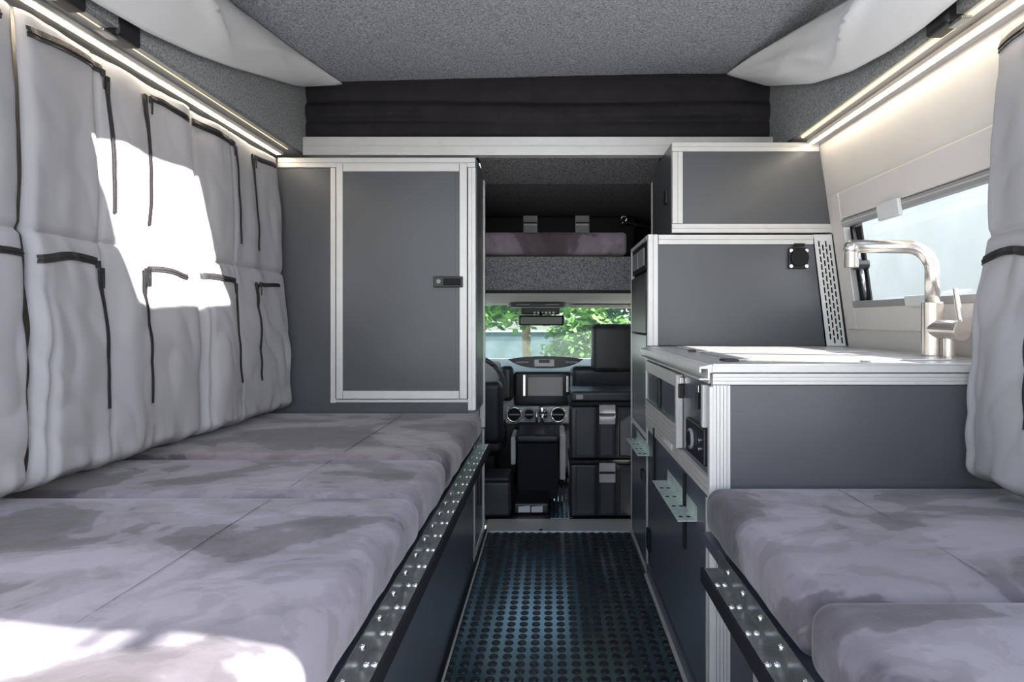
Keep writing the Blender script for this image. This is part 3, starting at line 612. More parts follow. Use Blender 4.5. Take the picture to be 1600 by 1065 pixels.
# ================================================================ POCKET CURTAINS
def pocket_curtain(label, s, y0, y1, xt, xb, seed, group):
    W = y1 - y0; H0, H1 = 1.672, 0.628
    def fx(y, z):
        u = (y - y0) / W; v = (H0 - z) / (H0 - H1); u_ = min(max(u, 0), 1)
        if s > 0: u_ = 1 - u_
        x = xt + (xb - xt) * min(1, v)
        b = 0.0
        col = abs(math.sin(math.pi * min(max(u_ / 0.36, 0), 1))) if u_ < 0.36 else (abs(math.sin(math.pi * (u_ - 0.36) / 0.64)))
        if u_ < 0.36: col = math.sin(math.pi * (u_ / 0.36 * 0.5 + 0.25))
        else: col = math.sin(math.pi * ((u_ - 0.36) / 0.64 * 0.6 + 0.2))
        if v < 0.46: row = math.sin(math.pi * min(1, max(0, v / 0.46))) * 0.5
        else: row = (math.sin(math.pi * min(1, (v - 0.46) / 0.58))) ** 0.8 if v < 1 else 0.15
        b += 0.022 * col * row
        # long soft vertical folds and a few slanted puckers
        b += 0.016 * nz(y * 7 + seed, z * 0.9, seed, 1.0) + 0.006 * nz(y * 15 + seed, z * 3.0, 3.1 + seed, 1.0)
        b += 0.012 * abs(nz(y * 9 + z * 7 + seed, z * 4 - y * 6, 9.0 + seed)) * (1 if v > 0.46 else 0.5) * 1.3
        if v > 0.9: b += 0.012 * nz(y * 28 + seed, 1.7, seed) * (v - 0.9) * 10
        # edges fold back to the wall, seams pull in
        e = min(u_, 1 - u_) * W
        b -= 0.026 * math.exp(-(e / 0.011) ** 2) * (0.35 + 0.65 * min(1, v * 1.2))
        b -= 0.020 * math.exp(-((u_ * W - 0.034) / 0.010) ** 2) * max(0, v - 0.5) * 2 * (1 if v < 0.93 else (1 - v) / 0.07)
        b -= 0.007 * math.exp(-((u_ - 0.36) * W / 0.008) ** 2)
        b -= 0.009 * math.exp(-((v - 0.455) / 0.006) ** 2)
        if v > 0.965: b -= 0.05 * ((v - 0.965) / 0.035) ** 2
        return x - s * b
    t = thing('pocket_curtain', label, 'curtain', ((xt + xb) / 2, (y0 + y1) / 2, H1), group)
    NU, NV = 96, 120
    def g(u, v):
        z = H0 + (H1 - H0) * v; y = y0 + W * u
        z2 = z + (0.010 * nz(y * 9, seed, 0.0) if v > 0.97 else 0)
        return (fx(y, z), y + 0.003 * (u - 0.5) * v * 2, z2)
    MB().grid(g, NU, NV).build('fabric', 'curtain', t, smooth=True, solid=0.0025)
    def strip(pts, w0, w1, name='zip_tape', vertical=False):
        m = MB(); vs = []; n = 26
        for i in range(n + 1):
            k = i / n; y = pts[0][0] + (pts[1][0] - pts[0][0]) * k; z = pts[0][1] + (pts[1][1] - pts[0][1]) * k
            if vertical: y += 0.004 * math.sin(k * 5 + seed)
            else: z += 0.005 * math.sin(k * 4 + seed) + pts[2] * math.sin(k * math.pi) if len(pts) > 2 else 0.004 * math.sin(k * 4 + seed)
            wd = w0 + (w1 - w0) * min(1, k / 0.28) if vertical else w0
            for q, off in ((-0.5, 0.0008), (-0.49, 0.0035), (-0.12, 0.0035), (-0.10, 0.0055), (0.10, 0.0055), (0.12, 0.0035), (0.49, 0.0035), (0.5, 0.0008)):
                yy, zz = (y + q * wd, z) if vertical else (y, z + q * wd)
                vs.append((fx(yy, zz) - s * (off + 0.002), yy + 0.003 * ((yy - y0) / W - 0.5) * 2 * (H0 - zz) / (H0 - H1), zz))
        fs = [(i * 8 + j, i * 8 + j + 1, (i + 1) * 8 + j + 1, (i + 1) * 8 + j) for i in range(n) for j in range(7)]
        m.add(vs, fs); z_ = m.build(name, 'zip', t)
        ys, zs = pts[0]; x_ = fx(ys, zs - 0.02)
        pm = MB(); ya, za = (pts[1][0], pts[1][1]) if not vertical else (ys, zs)
        xa = fx(ya, za) - s * 0.006
        pm.box(xa - 0.003, xa + 0.003, ya - 0.006, ya + 0.006, za - 0.012, za + 0.006)
        pm.box(xa - s * 0.004 - 0.001, xa - s * 0.004 + 0.001, ya - 0.0035, ya + 0.0035, za - 0.045, za - 0.010)
        pm.build('zip_puller', 'black', z_, bevel=0.0008)
        return z_
    sx = W / 0.66
    def Q(a): return y0 + a * sx if s < 0 else y1 - a * sx
    for row, (zt_, zv0, zv1, wh) in enumerate(((1.632, 1.622, 1.276, 0.024), (1.137, 1.124, 0.780, 0.019))):
        a0, a1, a2, a3, a4, a5, a6 = (0.012, 0.262, 0.275, 0.43, 0.435, 0.62, 0.455) if row == 0 else (0.010, 0.205, 0.217, 0.385, 0.390, 0.645 if (s < 0 and y0 < 0.8) else 0.585, 0.410)
        strip([(Q(a0), zt_), (Q(a1), zt_ + 0.004), 0.008], wh, wh)
        strip([(Q(a2), zv0), (Q(a2 + 0.004), zv1)], 0.014, 0.010, vertical=True)
        strip([(Q(a3), zt_), (Q(a4), zv1 - 0.008)], 0.030, 0.010, vertical=True)
        strip([(Q(a5), zt_), (Q(a6), zt_ + 0.002), 0.004], wh * 0.8, wh * 0.8)
    # stitched hem across the middle
    hm = MB(); vs = []; n = 60
    for i in range(n + 1):
        y = y0 + 0.01 + (W - 0.02) * i / n
        for zz, off in ((1.205, 0.0005), (1.200, 0.004), (1.194, 0.0005)):
            vs.append((fx(y, zz) - s * (off + 0.001), y, zz))
    hm.add(vs, [(i * 3 + j, i * 3 + j + 1, (i + 1) * 3 + j + 1, (i + 1) * 3 + j) for i in range(n) for j in range(2)])
    hm.build('stitched_hem', 'curtain', t, smooth=True)
    return t
GC = 'grey pocket curtains with black zips'
pocket_curtain('grey zipped pocket curtain nearest the rear on the bed side, cut by the frame', -1, 0.72, 1.371, -1.15, -1.115, 1.3, GC)
pocket_curtain('large grey zipped pocket curtain with the big sun patch on it', -1, 1.373, 2.040, -1.15, -1.115, 4.7, GC)
pocket_curtain('grey zipped pocket curtain next to the slate closet', -1, 2.042, 2.685, -1.15, -1.100, 8.2, GC)
pocket_curtain('grey zipped pocket curtain hanging beside the tap and side window', 1, 0.86, 1.500, 1.055, 0.966, 6.1, GC)
pocket_curtain

# ================================================================ CANVAS DRAPES AND FOLDED CANVAS
def drape(label, s, tab, seed):
    # tab: y, attach x, attach z, low x, low z
    def g(u, v):
        y = tab[0][0] + (tab[-1][0] - tab[0][0]) * u; ax_, az, lx, lz = interp(tab, y)
        if v < 0.7:
            k = v / 0.7; bul = 0.05 * math.sin(math.pi * k) * min(1, (tab[-1][0] - y) * 2 + 0.15)
            x = ax_ + (lx - ax_) * k - s * bul; z = az + (lz - az) * k ** 0.9
            f = 0.018 * math.sin((y * 6 + k * 3.4 + seed)) * math.sin(math.pi * k) + 0.020 * nz(y * 3 + k * 2.5, k * 1.5 - y, seed) * math.sin(math.pi * min(1, k + 0.1))
            x -= s * f * min(1, (tab[-1][0] - y) * 3)
            cr = 0.0
            for (y_, k_, sl, am) in ((1.95, 0.75, 1.1, 0.030), (2.25, 0.45, -0.9, 0.022), (2.45, 0.8, 0.7, 0.016), (1.7, 0.3, 0.8, 0.022)):
                dd = (y - y_) - sl * (k - k_) * 0.6; ee = (k - k_)
                cr += am * math.exp(-abs(dd) / 0.05) * math.exp(-(ee / 0.4) ** 2)
            x -= s * cr * math.sin(math.pi * k)
        else:
            k = (v - 0.7) / 0.3; x = lx + s * 0.012 * math.sin(k * math.pi / 2); z = lz + 0.06 * k - 0.008 * math.sin(math.pi * min(1, k * 2))
        return (x, y, z)
    return tag(MB().grid(g, 70, 40).build('canvas_drape', 'canvas', None, smooth=True, solid=0.002), label, 'canvas', 'pale canvas hanging from the lifting roof')
drape('pale grey roof canvas sagging above the pocket curtains', -1, [(0.5, -1.04, 2.03, -1.035, 1.74), (1.456, -1.04, 2.03, -1.045, 1.728), (1.654, -1.04, 2.03, -1.045, 1.746), (1.875, -1.04, 2.03, -1.045, 1.782), (2.10, -1.035, 2.03, -1.045, 1.83), (2.35, -0.99, 2.03, -1.045, 1.893), (2.60, -0.945, 2.03, -1.045, 1.955), (2.70, -0.925, 2.03, -1.04, 1.985), (2.785, -0.905, 2.03, -0.92, 2.022)], 1.0)
drape('pale grey roof canvas sagging above the side window', 1, [(0.5, 0.93, 2.07, 0.92, 1.73), (1.449, 0.93, 2.05, 0.92, 1.7245), (1.59, 0.93, 2.03, 0.92, 1.722), (1.736, 0.93, 2.01, 0.92, 1.731), (1.957, 0.93, 1.99, 0.92, 1.761), (2.244, 0.885, 2.03, 0.92, 1.83), (2.563, 0.81, 2.06, 0.92, 1.94), (2.68, 0.785, 2.065, 0.91, 1.98), (2.785, 0.765, 2.07, 0.80, 2.058)], 2.0)
def fold(u, v):
    x = -1.075 + 2.055 * u; z = 1.79 + 0.285 * v
    a = 0.0
    for (c, wd, am) in ((0.15, 0.145, 0.016), (0.42, 0.125, 0.022), (0.80, 0.235, 0.018)):
        a += 1.5 * am * math.exp(-((v - c + 0.012 * math.sin(u * 9 + c * 7)) / wd) ** 4)
    a += 0.004 * nz(x * 9, z * 12, 2.0) + 0.004 * nz(x * 40, z * 3, 5.0) * math.exp(-((v - 0.36) / 0.12) ** 2)
    a -= 0.008 * math.exp(-((x + 0.07) / 0.006) ** 2)
    return (x, 2.81 - a, z)
t = tag(MB().grid(fold, 200, 60).build('folded_canvas', 'blackcanvas', None, smooth=True, solid=0.002), 'black folded bellows canvas across the front above the cross profile', 'canvas')

# ================================================================ LED STRIP LIGHTS AND CLIPS
def led(label, s, x_t, z_t, y0, y1, xi, zi):
    t = thing('led_strip_light', label, 'light', (x_t, (y0 + y1) / 2, z_t), 'led strip lights along the roof ledges')
    MB().prism([(x_t - s * 0.016, z_t + 0.010), (x_t + s * 0.014, z_t + 0.006), (x_t + s * 0.014, z_t), (x_t + s * 0.009, z_t - 0.003), (x_t + s * 0.009, z_t + 0.003), (x_t - s * 0.010, z_t + 0.005), (x_t - s * 0.010, z_t - 0.001), (x_t - s * 0.016, z_t - 0.001)], 'y', y0, y1).build('channel', 'alu', t)
    MB().box(x_t - 0.0065, x_t + 0.0065, y0 + 0.005, y1 - 0.003, z_t - 0.001, z_t + 0.0025).build('led_tape', 'ledtape', t)
    m = MB(); y = y0 + 0.01
    while y < y1 - 0.01:
        m.box(x_t - 0.0028, x_t + 0.0028, y, y + 0.006, z_t - 0.0028, z_t - 0.0012); y += 0.0155
    d = m.build('diodes', 'diode', t); d['kind'] = 'stuff'
    MB().prism([(xi + s * 0.014, zi - 0.004), (xi + s * 0.022, zi - 0.008), (xi + s * 0.022, zi - 0.012), (xi + s * 0.014, zi - 0.008)], 'y', y0, y1).build('channel_glow', 'ledglow', t)  # added glowing strip in place of the tape's reflection on the channel edge
    return t
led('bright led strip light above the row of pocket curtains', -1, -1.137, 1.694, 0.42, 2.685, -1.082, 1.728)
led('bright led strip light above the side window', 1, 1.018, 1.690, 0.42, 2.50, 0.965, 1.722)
def clip(label, s, x, y, z, grp='black roof clips on the ledges'):
    t = thing('roof_clip', label, 'clip', (x, y, z), grp)
    MB().rbox(x - 0.022, x + 0.022, y - 0.045, y + 0.045, z - 0.012, z + 0.045, 0.008, 0.05).build('housing', 'black', t, smooth=True)
    bx('tongue', 'galv', t, x - 0.012, x + 0.012, y - 0.085, y - 0.03, z - 0.020, z - 0.0125, 0.002)
    return t
clip('black clip on the ledge above the pocket curtain with the sun patch', -1, -1.085, 1.62, 1.715)
clip('black clip on the ledge nearer the rear, cut by the top of the frame', -1, -1.085, 1.425, 1.715)
clip('black clip on the ledge above the side window', 1, 0.955, 1.55, 1.712)

# ================================================================ OVER-CAB BAG
t = thing('black_case', 'black case with two grey clasps behind the bunk cushion', 'case', (0, 3.85, 1.303))
MB().rbox(-0.62, 0.50, 3.76, 4.10, 1.303, 1.615, 0.02, 0.1).build('case_body', 'matt', t, smooth=True)
for x in (-0.117, 0.187):
    c_ = bx('clasp', 'grey', t, x - 0.042, x + 0.042, 3.742, 3.759, 1.50, 1.612, 0.003)
    bx('clasp_bar', 'white', c_, x - 0.04, x + 0.04, 3.736, 3.7415, 1.553, 1.562, 0.002)
    bx('clasp_slot', 'matt', c_, x - 0.04, x + 0.04, 3.738, 3.7415, 1.566, 1.573, 0.001)
t = thing('snap_hook', 'small shiny hook on a black strap in the corner over the cab', 'hook', (0.42, 3.70, 1.57))
MB().torus((0.425, 3.70, 1.585), (0.4, 1, 0), 0.016, 0.004, 18, 6).build('hook_ring', 'chrome', t, smooth=True)
MB().tube([(0.40, 3.70, 1.55), (0.43, 3.70, 1.57), (0.442, 3.70, 1.605)], 0.005, 8).build('hook_arm', 'chrome', t, smooth=True)
MB().tube([(0.42, 3.70, 1.57), (0.50, 3.72, 1.555), (0.60, 3.74, 1.545), (0.72, 3.85, 1.54), (0.80, 4.29, 1.54)], 0.010, 8).build('strap', 'matt', t, smooth=True)

# ================================================================ CAB
structure(bx('floor_cab', 'dashdark', None, -0.85, 0.95, 3.211, 4.805, -0.03, 0.0))
m = MB(); yy = 3.23
while yy < 4.5:
    for i in range(5): stud_mesh(m, 0.012 + i * 0.022, yy)
    yy += 0.03
t = thing('cab_mat', 'blue-lit ribbed rubber mat on the cab floor beside the crates', 'mat', (0.05, 3.8, 0))
bx('mat', 'rubber', t, 0.0, 0.095, 3.215, 4.5, 0.0005, 0.006); o = m.build('mat_studs', 'rubber', t); o['kind'] = 'stuff'
for v_ in o.data.vertices: v_.co.z = v_.co.z + 0.006
structure(bx('wall_cab_left', 'beige', None, -0.92, -0.88, 3.04, 4.80, 0.0, 0.70))
structure(bx('wall_cab_right', 'beige', None, 0.97, 1.0, 3.04, 4.80, 0.0, 0.70))
# headliner slopes to the windscreen header
hl = structure(MB().prism([(3.07, 1.139), (3.07, 1.127), (4.08, 1.095), (4.16, 1.10), (4.16, 1.13), (4.05, 1.139)], 'x', -0.88, 0.98).build('ceiling_cab', 'beige', None))
structure(MB().box(-0.95, -0.88, 4.1, 4.18, 0.70, 1.13).build('trim_5', 'beige', None))
ws = structure(MB().add([(-0.88, 4.165, 1.12), (0.98, 4.165, 1.12), (0.98, 4.80, 0.70), (-0.88, 4.80, 0.70)], [(0, 1, 2, 3)]).build('window_2', 'windscreen', None, solid=0.005))
# pillars
for x in (-0.90, 0.98):
    MB().tube([(x, 4.165, 1.12), (x, 4.80, 0.70)], 0.03, 8).build('pillar', 'matt', ws)
structure(bx('wall_cab_front', 'dashdark', None, -0.90, 1.0, 4.81, 4.85, -0.03, 0.70))
t = thing('sun_visor', 'beige folded sun visor against the headliner on the passenger side', 'visor', (0.33, 4.0, 1.09))
MB().rbox(0.12, 0.60, 3.90, 4.06, 1.075, 1.0905, 0.007, 0.1).build('visor_pad', 'beige', t, smooth=True)
bx('label_strip', 'white', t, 0.16, 0.30, 3.897, 3.8995, 1.078, 1.087, 0.0005)
t = thing('overhead_console', 'grey overhead console with dark lamp panel above the mirror', 'console', (-0.08, 3.8, 1.10))
MB().rbox(-0.25, 0.095, 3.74, 4.02, 1.075, 1.103, 0.012, 0.1).build('console_shell', 'grey', t, smooth=True)
bx('lamp_panel', 'dashdark', t, -0.228, 0.075, 3.733, 3.7395, 1.078, 1.100, 0.003)
for x in (-0.17, 0.0): bx('lamp_lens', 'grey', t, x - 0.03, x + 0.05, 3.729, 3.7325, 1.089, 1.096, 0.002)
t = thing('rear_mirror', 'black rear-view mirror under its sensor housing in front of the windscreen', 'mirror', (-0.055, 4.0, 1.0))
MB().rbox(-0.20, 0.088, 3.98, 4.03, 0.966, 1.030, 0.015, 0.1).build('mirror_shell', 'black', t, smooth=True)
bx('mirror_glass', 'screen', t, -0.185, 0.073, 3.975, 3.9795, 0.974, 1.022, 0.004)
MB().rbox(-0.19, 0.06, 4.05, 4.10, 1.035, 1.090, 0.012, 0.1).build('sensor_housing', 'dashdark', t, smooth=True)
for k in range(6): MB().cyl((-0.10 + k * 0.024, 4.041, 1.047), (-0.10 + k * 0.024, 4.0495, 1.047), 0.0075, 8).build('sensor_key', 'white', t)
MB().tube([(-0.06, 4.02, 1.02), (-0.06, 4.07, 1.06)], 0.012, 8).build('mirror_stalk', 'black', t, smooth=True)

# dashboard
K = 4.0
t = thing('dashboard', 'grey and black dashboard with round vents and centre screen', 'dashboard', (0.0, 4.2, 0.0))
m = MB().prism([(4.02, 0.40), (4.0, 0.648), (4.03, 0.680), (4.30, 0.738), (4.78, 0.716), (4.78, 0.30), (4.10, 0.20)], 'x', -0.86, 0.94)
m.build('dash_body', 'dash', t, bevel=0.01, seg=3)
def dash_lens(m, x0, x1, z0, z1, y, n=16):
    pts = []
    for i in range(n + 1):
        u = i / n; pts.append((x0 + (x1 - x0) * u, z1 - (z1 - z0) * 0.25 * (2 * u - 1) ** 2))
    for i in range(n + 1):
        u = 1 - i / n; pts.append((x0 + (x1 - x0) * u, z1 - (z1 - z0) * (0.25 + 0.75 * (1 - abs(2 * u - 1) ** 3))))
    return m.prism(pts[:-1], 'y', y, y + 0.01)
# top vent slot stands in the upper face of the dash
hood = MB(); dash_lens(hood, cx(793, K), cx(912, K), ch(575, K), ch(556, K), 3.992); vs_ = hood.build('vent_slot', 'dashdark', t)
for (xa, xb) in ((806, 826), (884, 903)): bx('slot_fin', 'grey', vs_, cx(xa, K), cx(xb, K), 3.984, 3.9915, ch(567, K), ch(564, K), 0.002)
MB().rbox(cx(835, K), cx(866, K), 3.965, 3.9915, ch(572, K), ch(561, K), 0.006, 0.1).build('dash_vent', 'white', t, smooth=True)
bx('dash_vent_gap', 'dashdark', t, cx(842, K), cx(859, K), 3.960, 3.9645, ch(566, K), ch(561.5, K), 0.002)
MB().rbox(cx(803, K), cx(893, K), 3.975, 3.999, ch(633, K), ch(580, K), 0.02, 0.1).build('stack_bezel', 'dashdark', t, smooth=True)
scn = bx('centre_screen', 'screen', t, cx(824, K), cx(880, K), 3.966, 3.9745, ch(618, K), ch(587, K), 0.004)
for a in ((817, 822, 618, 584), (884, 889, 612, 586)): bx('silver_strip', 'chrome', t, cx(a[0], K), cx(a[1], K), 3.966, 3.9745, ch(a[2], K), ch(a[3], K), 0.004)
bx('screen_rim', 'grey', t, cx(822, K), cx(883, K), 3.968, 3.9745, ch(586.5, K), ch(584, K), 0.002)
for k in range(7): bx('radio_key', 'grey', t, cx(815 + k * 9.6, K), cx(821 + k * 9.6, K), 3.968, 3.9745, ch(629, K), ch(624, K), 0.002)
MB().rbox(cx(790, K), cx(893, K), 3.97, 3.999, ch(661, K), ch(633.5, K), 0.015, 0.1).build('vent_panel', 'dash', t, smooth=True)
for (px, r) in ((804, 0.044), (827, 0.036), (849, 0.033), (872, 0.044)):
    vt = MB().torus((cx(px, K), 3.962, ch(646, K)), (0, 1, 0), r, 0.0065, 26, 8).build('round_vent', 'chrome' if r > 0.04 else 'grey', t, smooth=True)
    MB().cyl((cx(px, K), 3.963, ch(646, K)), (cx(px, K), 3.969, ch(646, K)), r, 22).build('vent_well', 'matt', vt)
    bx('vent_blade', 'grey', vt, cx(px, K) - r * 0.75, cx(px, K) + r * 0.75, 3.956, 3.9625, ch(646, K) - 0.004, ch(646, K) + 0.004, 0.001)
for k in range(5): bx('switch', 'grey' if k % 2 else 'dashdark', t, cx(812 + k * 14, K), cx(821 + k * 14, K), 3.985, 3.999, ch(669, K), ch(660 + 2, K), 0.003)
MB().rbox(cx(783, K), cx(803, K), 3.90, 3.995, ch(624, K), ch(570, K), 0.03, 0.1).build('instrument_pod', 'dashdark', t, smooth=True)
MB().rbox(-0.62, cx(784, K), 3.93, 3.999, ch(600, K), ch(563, K), 0.03, 0.1).build('instrument_hood', 'dash', t, smooth=True)
bx('knee_panel', 'dashdark', t, -0.80, 0.90, 4.03, 4.10, 0.03, 0.42, 0.01)

t = thing('steering_wheel', 'black steering wheel behind the edge of the closet', 'steering wheel', (-0.461, 3.75, 0.606))
MB().torus((-0.461, 3.75, 0.606), (0, 0.95, 0.25), 0.190, 0.014, 44, 10).build('rim', 'rimgrey', t, smooth=True)
MB().rbox(-0.53, -0.39, 3.765, 3.80, 0.55, 0.66, 0.02, 0.1).build('airbag_hub', 'dashdark', t, smooth=True)
for dx in (-0.17, 0.17): MB().tube([(-0.461, 3.775, 0.60), (-0.461 + dx, 3.757, 0.60)], 0.013, 8).build('spoke', 'grey', t, smooth=True)
MB().tube([(-0.461, 3.80, 0.60), (-0.461, 4.0, 0.58)], 0.03, 10).build('column', 'dashdark', t, smooth=True)

def seat(label, x0, x1, yb, ztop, head):
    t = thing('car_seat', label, 'seat', ((x0 + x1) / 2, yb, 0), 'black leather cab seats')
    def lean(p): p.y += (p.z - 0.35) * -0.10; return p
    MB().rbox(x0, x1, yb, yb + 0.12, 0.30, ztop, 0.04, 0.08, lean).build('backrest', 'leather', t, smooth=True)
    MB().rbox(x0, x1, yb + 0.10, yb + 0.42 if yb + 0.42 < 4.0 else 3.95, 0.22, 0.36, 0.04, 0.1).build('seat_pad', 'leather', t, smooth=True)
    bx('seat_base', 'matt', t, x0 + 0.05, x1 - 0.05, yb + 0.08, min(yb + 0.40, 3.95), 0.0, 0.225, 0.01)
    MB().rbox(head[0], head[1], yb - 0.06, yb + 0.05, head[2], head[3], 0.035, 0.06).build('headrest', 'leather', t, smooth=True)
    for k in (0.3, 0.7):
        xx = head[0] + (head[1] - head[0]) * k; MB().cyl((xx, yb + 0.0, ztop - 0.03), (xx, yb - 0.01, head[2] + 0.02), 0.007, 8).build('headrest_post', 'chrome', t)
    MB().tube([(x0 + 0.006, yb - 0.002 - (z - 0.35) * 0.10, z) for z in (0.34, 0.45, 0.55, ztop - 0.05)], 0.005, 6).build('edge_piping', 'grey', t, smooth=True)
    return t
seat('black leather driver seat seen from behind beside the closet', -0.74, -0.268, 3.58, 0.658, (-0.62, -0.38, 0.73, 0.93))
ps = seat('black leather passenger seat with tall headrest behind the crates', 0.115, 0.62, 3.70, 0.735, (0.235, 0.50, 0.70, 0.978))
bk = MB().rbox(0.400, 0.440, 3.60, 3.69, 0.592, 0.614, 0.004, 0.1).build('belt_buckle', 'orange', ps, smooth=True)
t = thing('storage_bin', 'low dark box on the cab floor below the driver seat', 'box', (-0.4, 3.35, 0))
MB().rbox(-0.62, -0.20, 3.235, 3.47, 0.001, 0.185, 0.02, 0.1).build('bin_body', 'leather', t, smooth=True)
bx('bin_lid', 'dashdark', t, -0.61, -0.21, 3.24, 3.46, 0.186, 0.20, 0.004)
t = thing('centre_console', 'black leather armrest console between the seats', 'console', (-0.07, 3.7, 0))
MB().rbox(-0.195, 0.050, 3.57, 3.90, 0.312, 0.362, 0.02, 0.1).build('armrest_lid', 'leather', t, smooth=True)
bx('console_box', 'matt', t, -0.185, 0.042, 3.58, 3.90, 0.0, 0.311, 0.006)
MB().rbox(-0.21, 0.075, 3.905, 4.02, 0.0, 0.37, 0.02, 0.1).build('tunnel', 'dashdark', t, smooth=True)
bx('side_trim', 'dash', t, 0.052, 0.085, 3.60, 3.90, 0.10, 0.36, 0.01)
bx('side_trim', 'dash', t, -0.225, -0.196, 3.62, 3.88, 0.18, 0.34, 0.01)
bx('footwell_cover', 'dashdark', t, -0.19, -0.008, 3.30, 3.56, 0.001, 0.055, 0.01)
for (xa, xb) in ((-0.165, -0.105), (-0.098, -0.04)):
    MB().prism([(xa, 0.012), (xb, 0.012), (xb, 0.045), (xa, 0.040)], 'y', 3.292, 3.299).build('white_plate', 'white', t)  # pair of small white plates on the face of the low cover
t = thing('gear_lever', 'chrome gear lever in front of the armrest', 'gear lever', (-0.05, 3.93, 0.37))
MB().tube([(-0.05, 3.935, 0.36), (-0.05, 3.93, 0.44)], [0.012, 0.009], 12).build('lever_shaft', 'chrome', t, smooth=True)
MB().rbox(-0.072, -0.030, 3.91, 3.95, 0.425, 0.475, 0.016, 0.1).build('lever_knob', 'chrome', t, smooth=True)
MB().tube([(-0.085, 3.93, 0.36), (-0.083, 3.93, 0.455)], 0.008, 10).build('transfer_lever', 'chrome', t, smooth=True)

# storage crates in the doorway
GS = 'black storage crates stacked in the doorway'
def crate(label, z0):
    x0, x1, y0, y1, H = 0.100, 0.56, 3.235, 3.53, 0.289
    t = thing('storage_crate', label, 'crate', ((x0 + x1) / 2, (y0 + y1) / 2, z0), GS)
    MB().rbox(x0, x1, y0, y1, z0, z0 + H - 0.022, 0.012, 0.1).build('crate_body', 'black', t, smooth=True)
    MB().rbox(x0 - 0.006, x1 + 0.006, y0 - 0.008, y1 + 0.008, z0 + H - 0.021, z0 + H, 0.008, 0.1).build('crate_lid', 'matt', t, smooth=True)
    for (xa, xb) in ((0.128, 0.222), (0.250, 0.318), (0.350, 0.45)):
        bx('front_panel', 'leather', t, xa, xb, y0 - 0.0065, y0 + 0.001, z0 + 0.02, z0 + H - 0.035, 0.003)
    for xx in (0.2355, 0.3335):
        bx('front_rib', 'matt', t, xx - 0.009, xx + 0.009, y0 - 0.012, y0 + 0.001, z0 + 0.012, z0 + H - 0.023, 0.003)
    c_ = bx('clasp', 'grey', t, 0.245, 0.326, y0 - 0.020, y0 - 0.0127, z0 + H - 0.110, z0 + H - 0.012, 0.003)
    bx('clasp_groove', 'matt', c_, 0.246, 0.325, y0 - 0.0225, y0 - 0.0205, z0 + H - 0.066, z0 + H - 0.054, 0.001)
    return t
crate('lower black storage crate with a grey clasp, standing behind the threshold', 0.005)
crate('upper black storage crate with a grey clasp, topmost crate of the stack', 0.298)
t = thing('tool_case', 'flat dark case lying on top of the stacked crates', 'case', (0.33, 3.4, 0.588))
MB().rbox(0.105, 0.55, 3.235, 3.52, 0.588, 0.640, 0.012, 0.1).build('case_shell', 'leather', t, smooth=True)
bx('case_latch', 'grey', t, 0.13, 0.165, 3.226, 3.2345, 0.60, 0.625, 0.003)
bx('case_seam', 'dashdark', t, 0.12, 0.54, 3.231, 3.2348, 0.613, 0.617, 0.001)

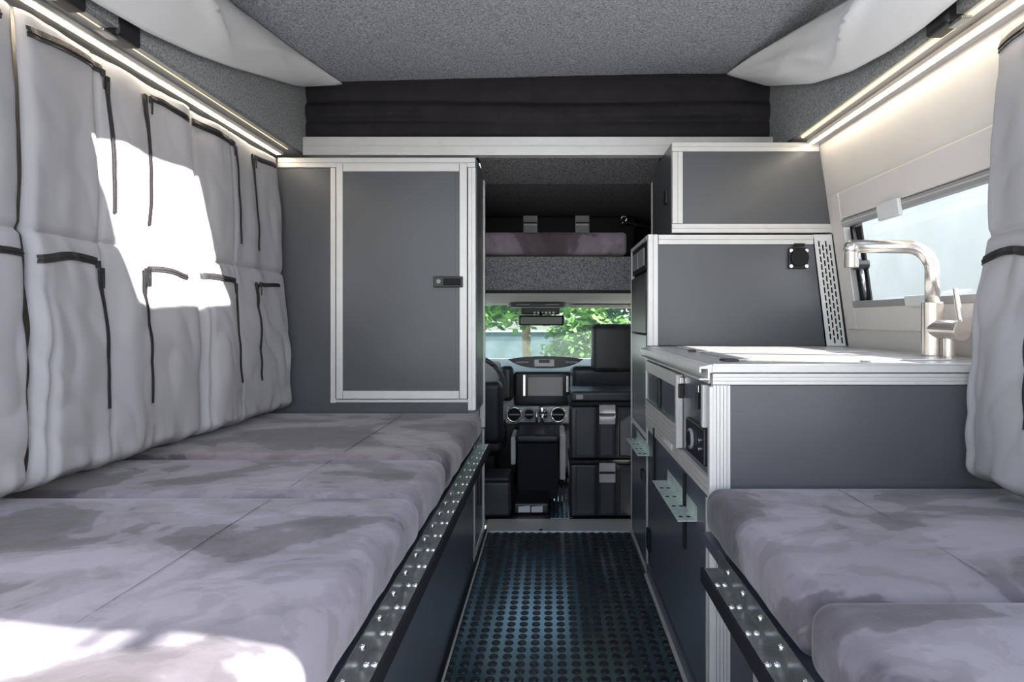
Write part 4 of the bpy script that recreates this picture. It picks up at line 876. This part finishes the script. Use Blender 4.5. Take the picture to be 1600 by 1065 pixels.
# ================================================================ OUTSIDE
structure(MB().add([(-60, -40, -0.75), (60, -40, -0.75), (60, 90, -0.75), (-60, 90, -0.75)], [(0, 1, 2, 3)]).build('ground', 'road', None))
structure(MB().add([(-1.2, 7.5, -0.745), (20, 7.5, -0.745), (30, 60, -0.745), (-6, 60, -0.745)], [(0, 1, 2, 3)]).build('lawn', 'grass', None))
def tree(label, x, y, hz, cr, cz_, rz, mat, n, ls, seed, trunk=0.065, cat='tree', name='tree', grp=None):
    t = thing(name, label, cat, (x, y, -0.75), grp); r = random.Random(seed)
    if trunk:
        MB().tube([(x, y, -0.75), (x + 0.02, y, 0.2), (x - 0.01, y, cz_ - rz * 0.5), (x, y, cz_)], [trunk * 1.25, trunk, trunk * 0.9, trunk * 0.5], 12).build('trunk', 'bark', t, smooth=True)
        m = MB()
        for k in range(7):
            a = r.uniform(0, 6.28); z0 = cz_ - rz * r.uniform(0.2, 0.7)
            m.tube([(x, y, z0), (x + math.cos(a) * cr * .35, y + math.sin(a) * cr * .35, z0 + rz * .3), (x + math.cos(a) * cr * .8, y + math.sin(a) * cr * .8, z0 + rz * .45)], [trunk * .4, trunk * .25, trunk * .1], 6)
        m.build('branches', 'bark', t, smooth=True)
    m = MB(); cl = []
    for k in range(70):
        while True:
            p = Vector((r.uniform(-1, 1), r.uniform(-1, 1), r.uniform(-1, 1)))
            if p.length < 1: break
        cl.append(Vector((x + p.x * cr, y + p.y * cr, cz_ + p.z * rz)))
    for k in range(n):
        c = r.choice(cl); p = c + Vector((r.gauss(0, 1), r.gauss(0, 1), r.gauss(0, 0.7))) * cr * 0.13
        a = Vector((r.uniform(-1, 1), r.uniform(-1, 1), r.uniform(-0.6, 0.6))).normalized(); b = a.cross(Vector((r.uniform(-1, 1), r.uniform(-1, 1), 1.2))).normalized()
        s_ = ls * r.uniform(0.6, 1.2)
        m.add([p - a * s_, p - a * s_ * .2 + b * s_ * .55, p + a * s_ * 1.1, p - a * s_ * .2 - b * s_ * .55], [(0, 1, 2, 3)])
    o = m.build('foliage', mat, t); o['kind'] = 'stuff'
    return t
tree('slim tree with ochre trunk and bright green crown in front of the windscreen', -0.35, 9.2, 0, 1.5, 1.56, 0.52, 'leaf', 6000, 0.085, 3)
tree('dark teal-green tree right of the mirror beyond the windscreen', 1.95, 14.5, 0, 1.9, 2.3, 1.45, 'leaf2', 9000, 0.11, 5, 0.07)
tree('low lime-green shrub beside the passenger headrest', 0.72, 10.5, 0, 0.75, 0.60, 0.50, 'leaf3', 3500, 0.07, 8, 0.0, 'shrub', 'shrub')
tree('distant dark bushy tree filling the gap behind the slim tree', -3.2, 19, 0, 2.6, 2.6, 1.7, 'leaf', 7000, 0.16, 9, 0.1)
t = thing('boundary_wall', 'long low blue-grey wall behind the lawn', 'wall', (0, 24, -0.75))
MB().box(-2.5, 14, 24, 24.3, -0.75, 0.55).build('wall_body', 'bluewall', t); MB().box(-2.6, 14.1, 23.95, 24.35, 0.551, 0.62).build('wall_coping', 'road', t)
t = thing('house', 'pale rendered building outside the side window', 'building', (9.5, 3, -0.75))
MB().box(9, 9.6, -10, 30, -0.75, 4.2).build('wall_body', 'house', t); MB().box(8.8, 9.8, -10.2, 30.2, 4.2, 4.4).build('eaves', 'grey', t)
for yy in (-4, 0.5, 5, 9.5): MB().box(8.97, 8.999, yy, yy + 1.2, 0.6, 2.0).build('window', 'screen', t)
t = thing('grass_verge', 'tufts of long grass at the edge of the lawn', 'grass', (-0.5, 8.5, -0.75))
r = random.Random(4); m = MB()
for k in range(2500):
    x, y = r.uniform(-1.5, 2.5), r.uniform(7.6, 12); h_ = r.uniform(0.08, 0.32)
    m.add([(x, y, -0.75), (x + 0.018, y, -0.75), (x + r.uniform(-.06, .06), y + r.uniform(-.05, .05), -0.75 + h_)], [(0, 1, 2)])
o = m.build('blades', 'leaf3', t); t['kind'] = 'stuff'; o['kind'] = 'stuff'
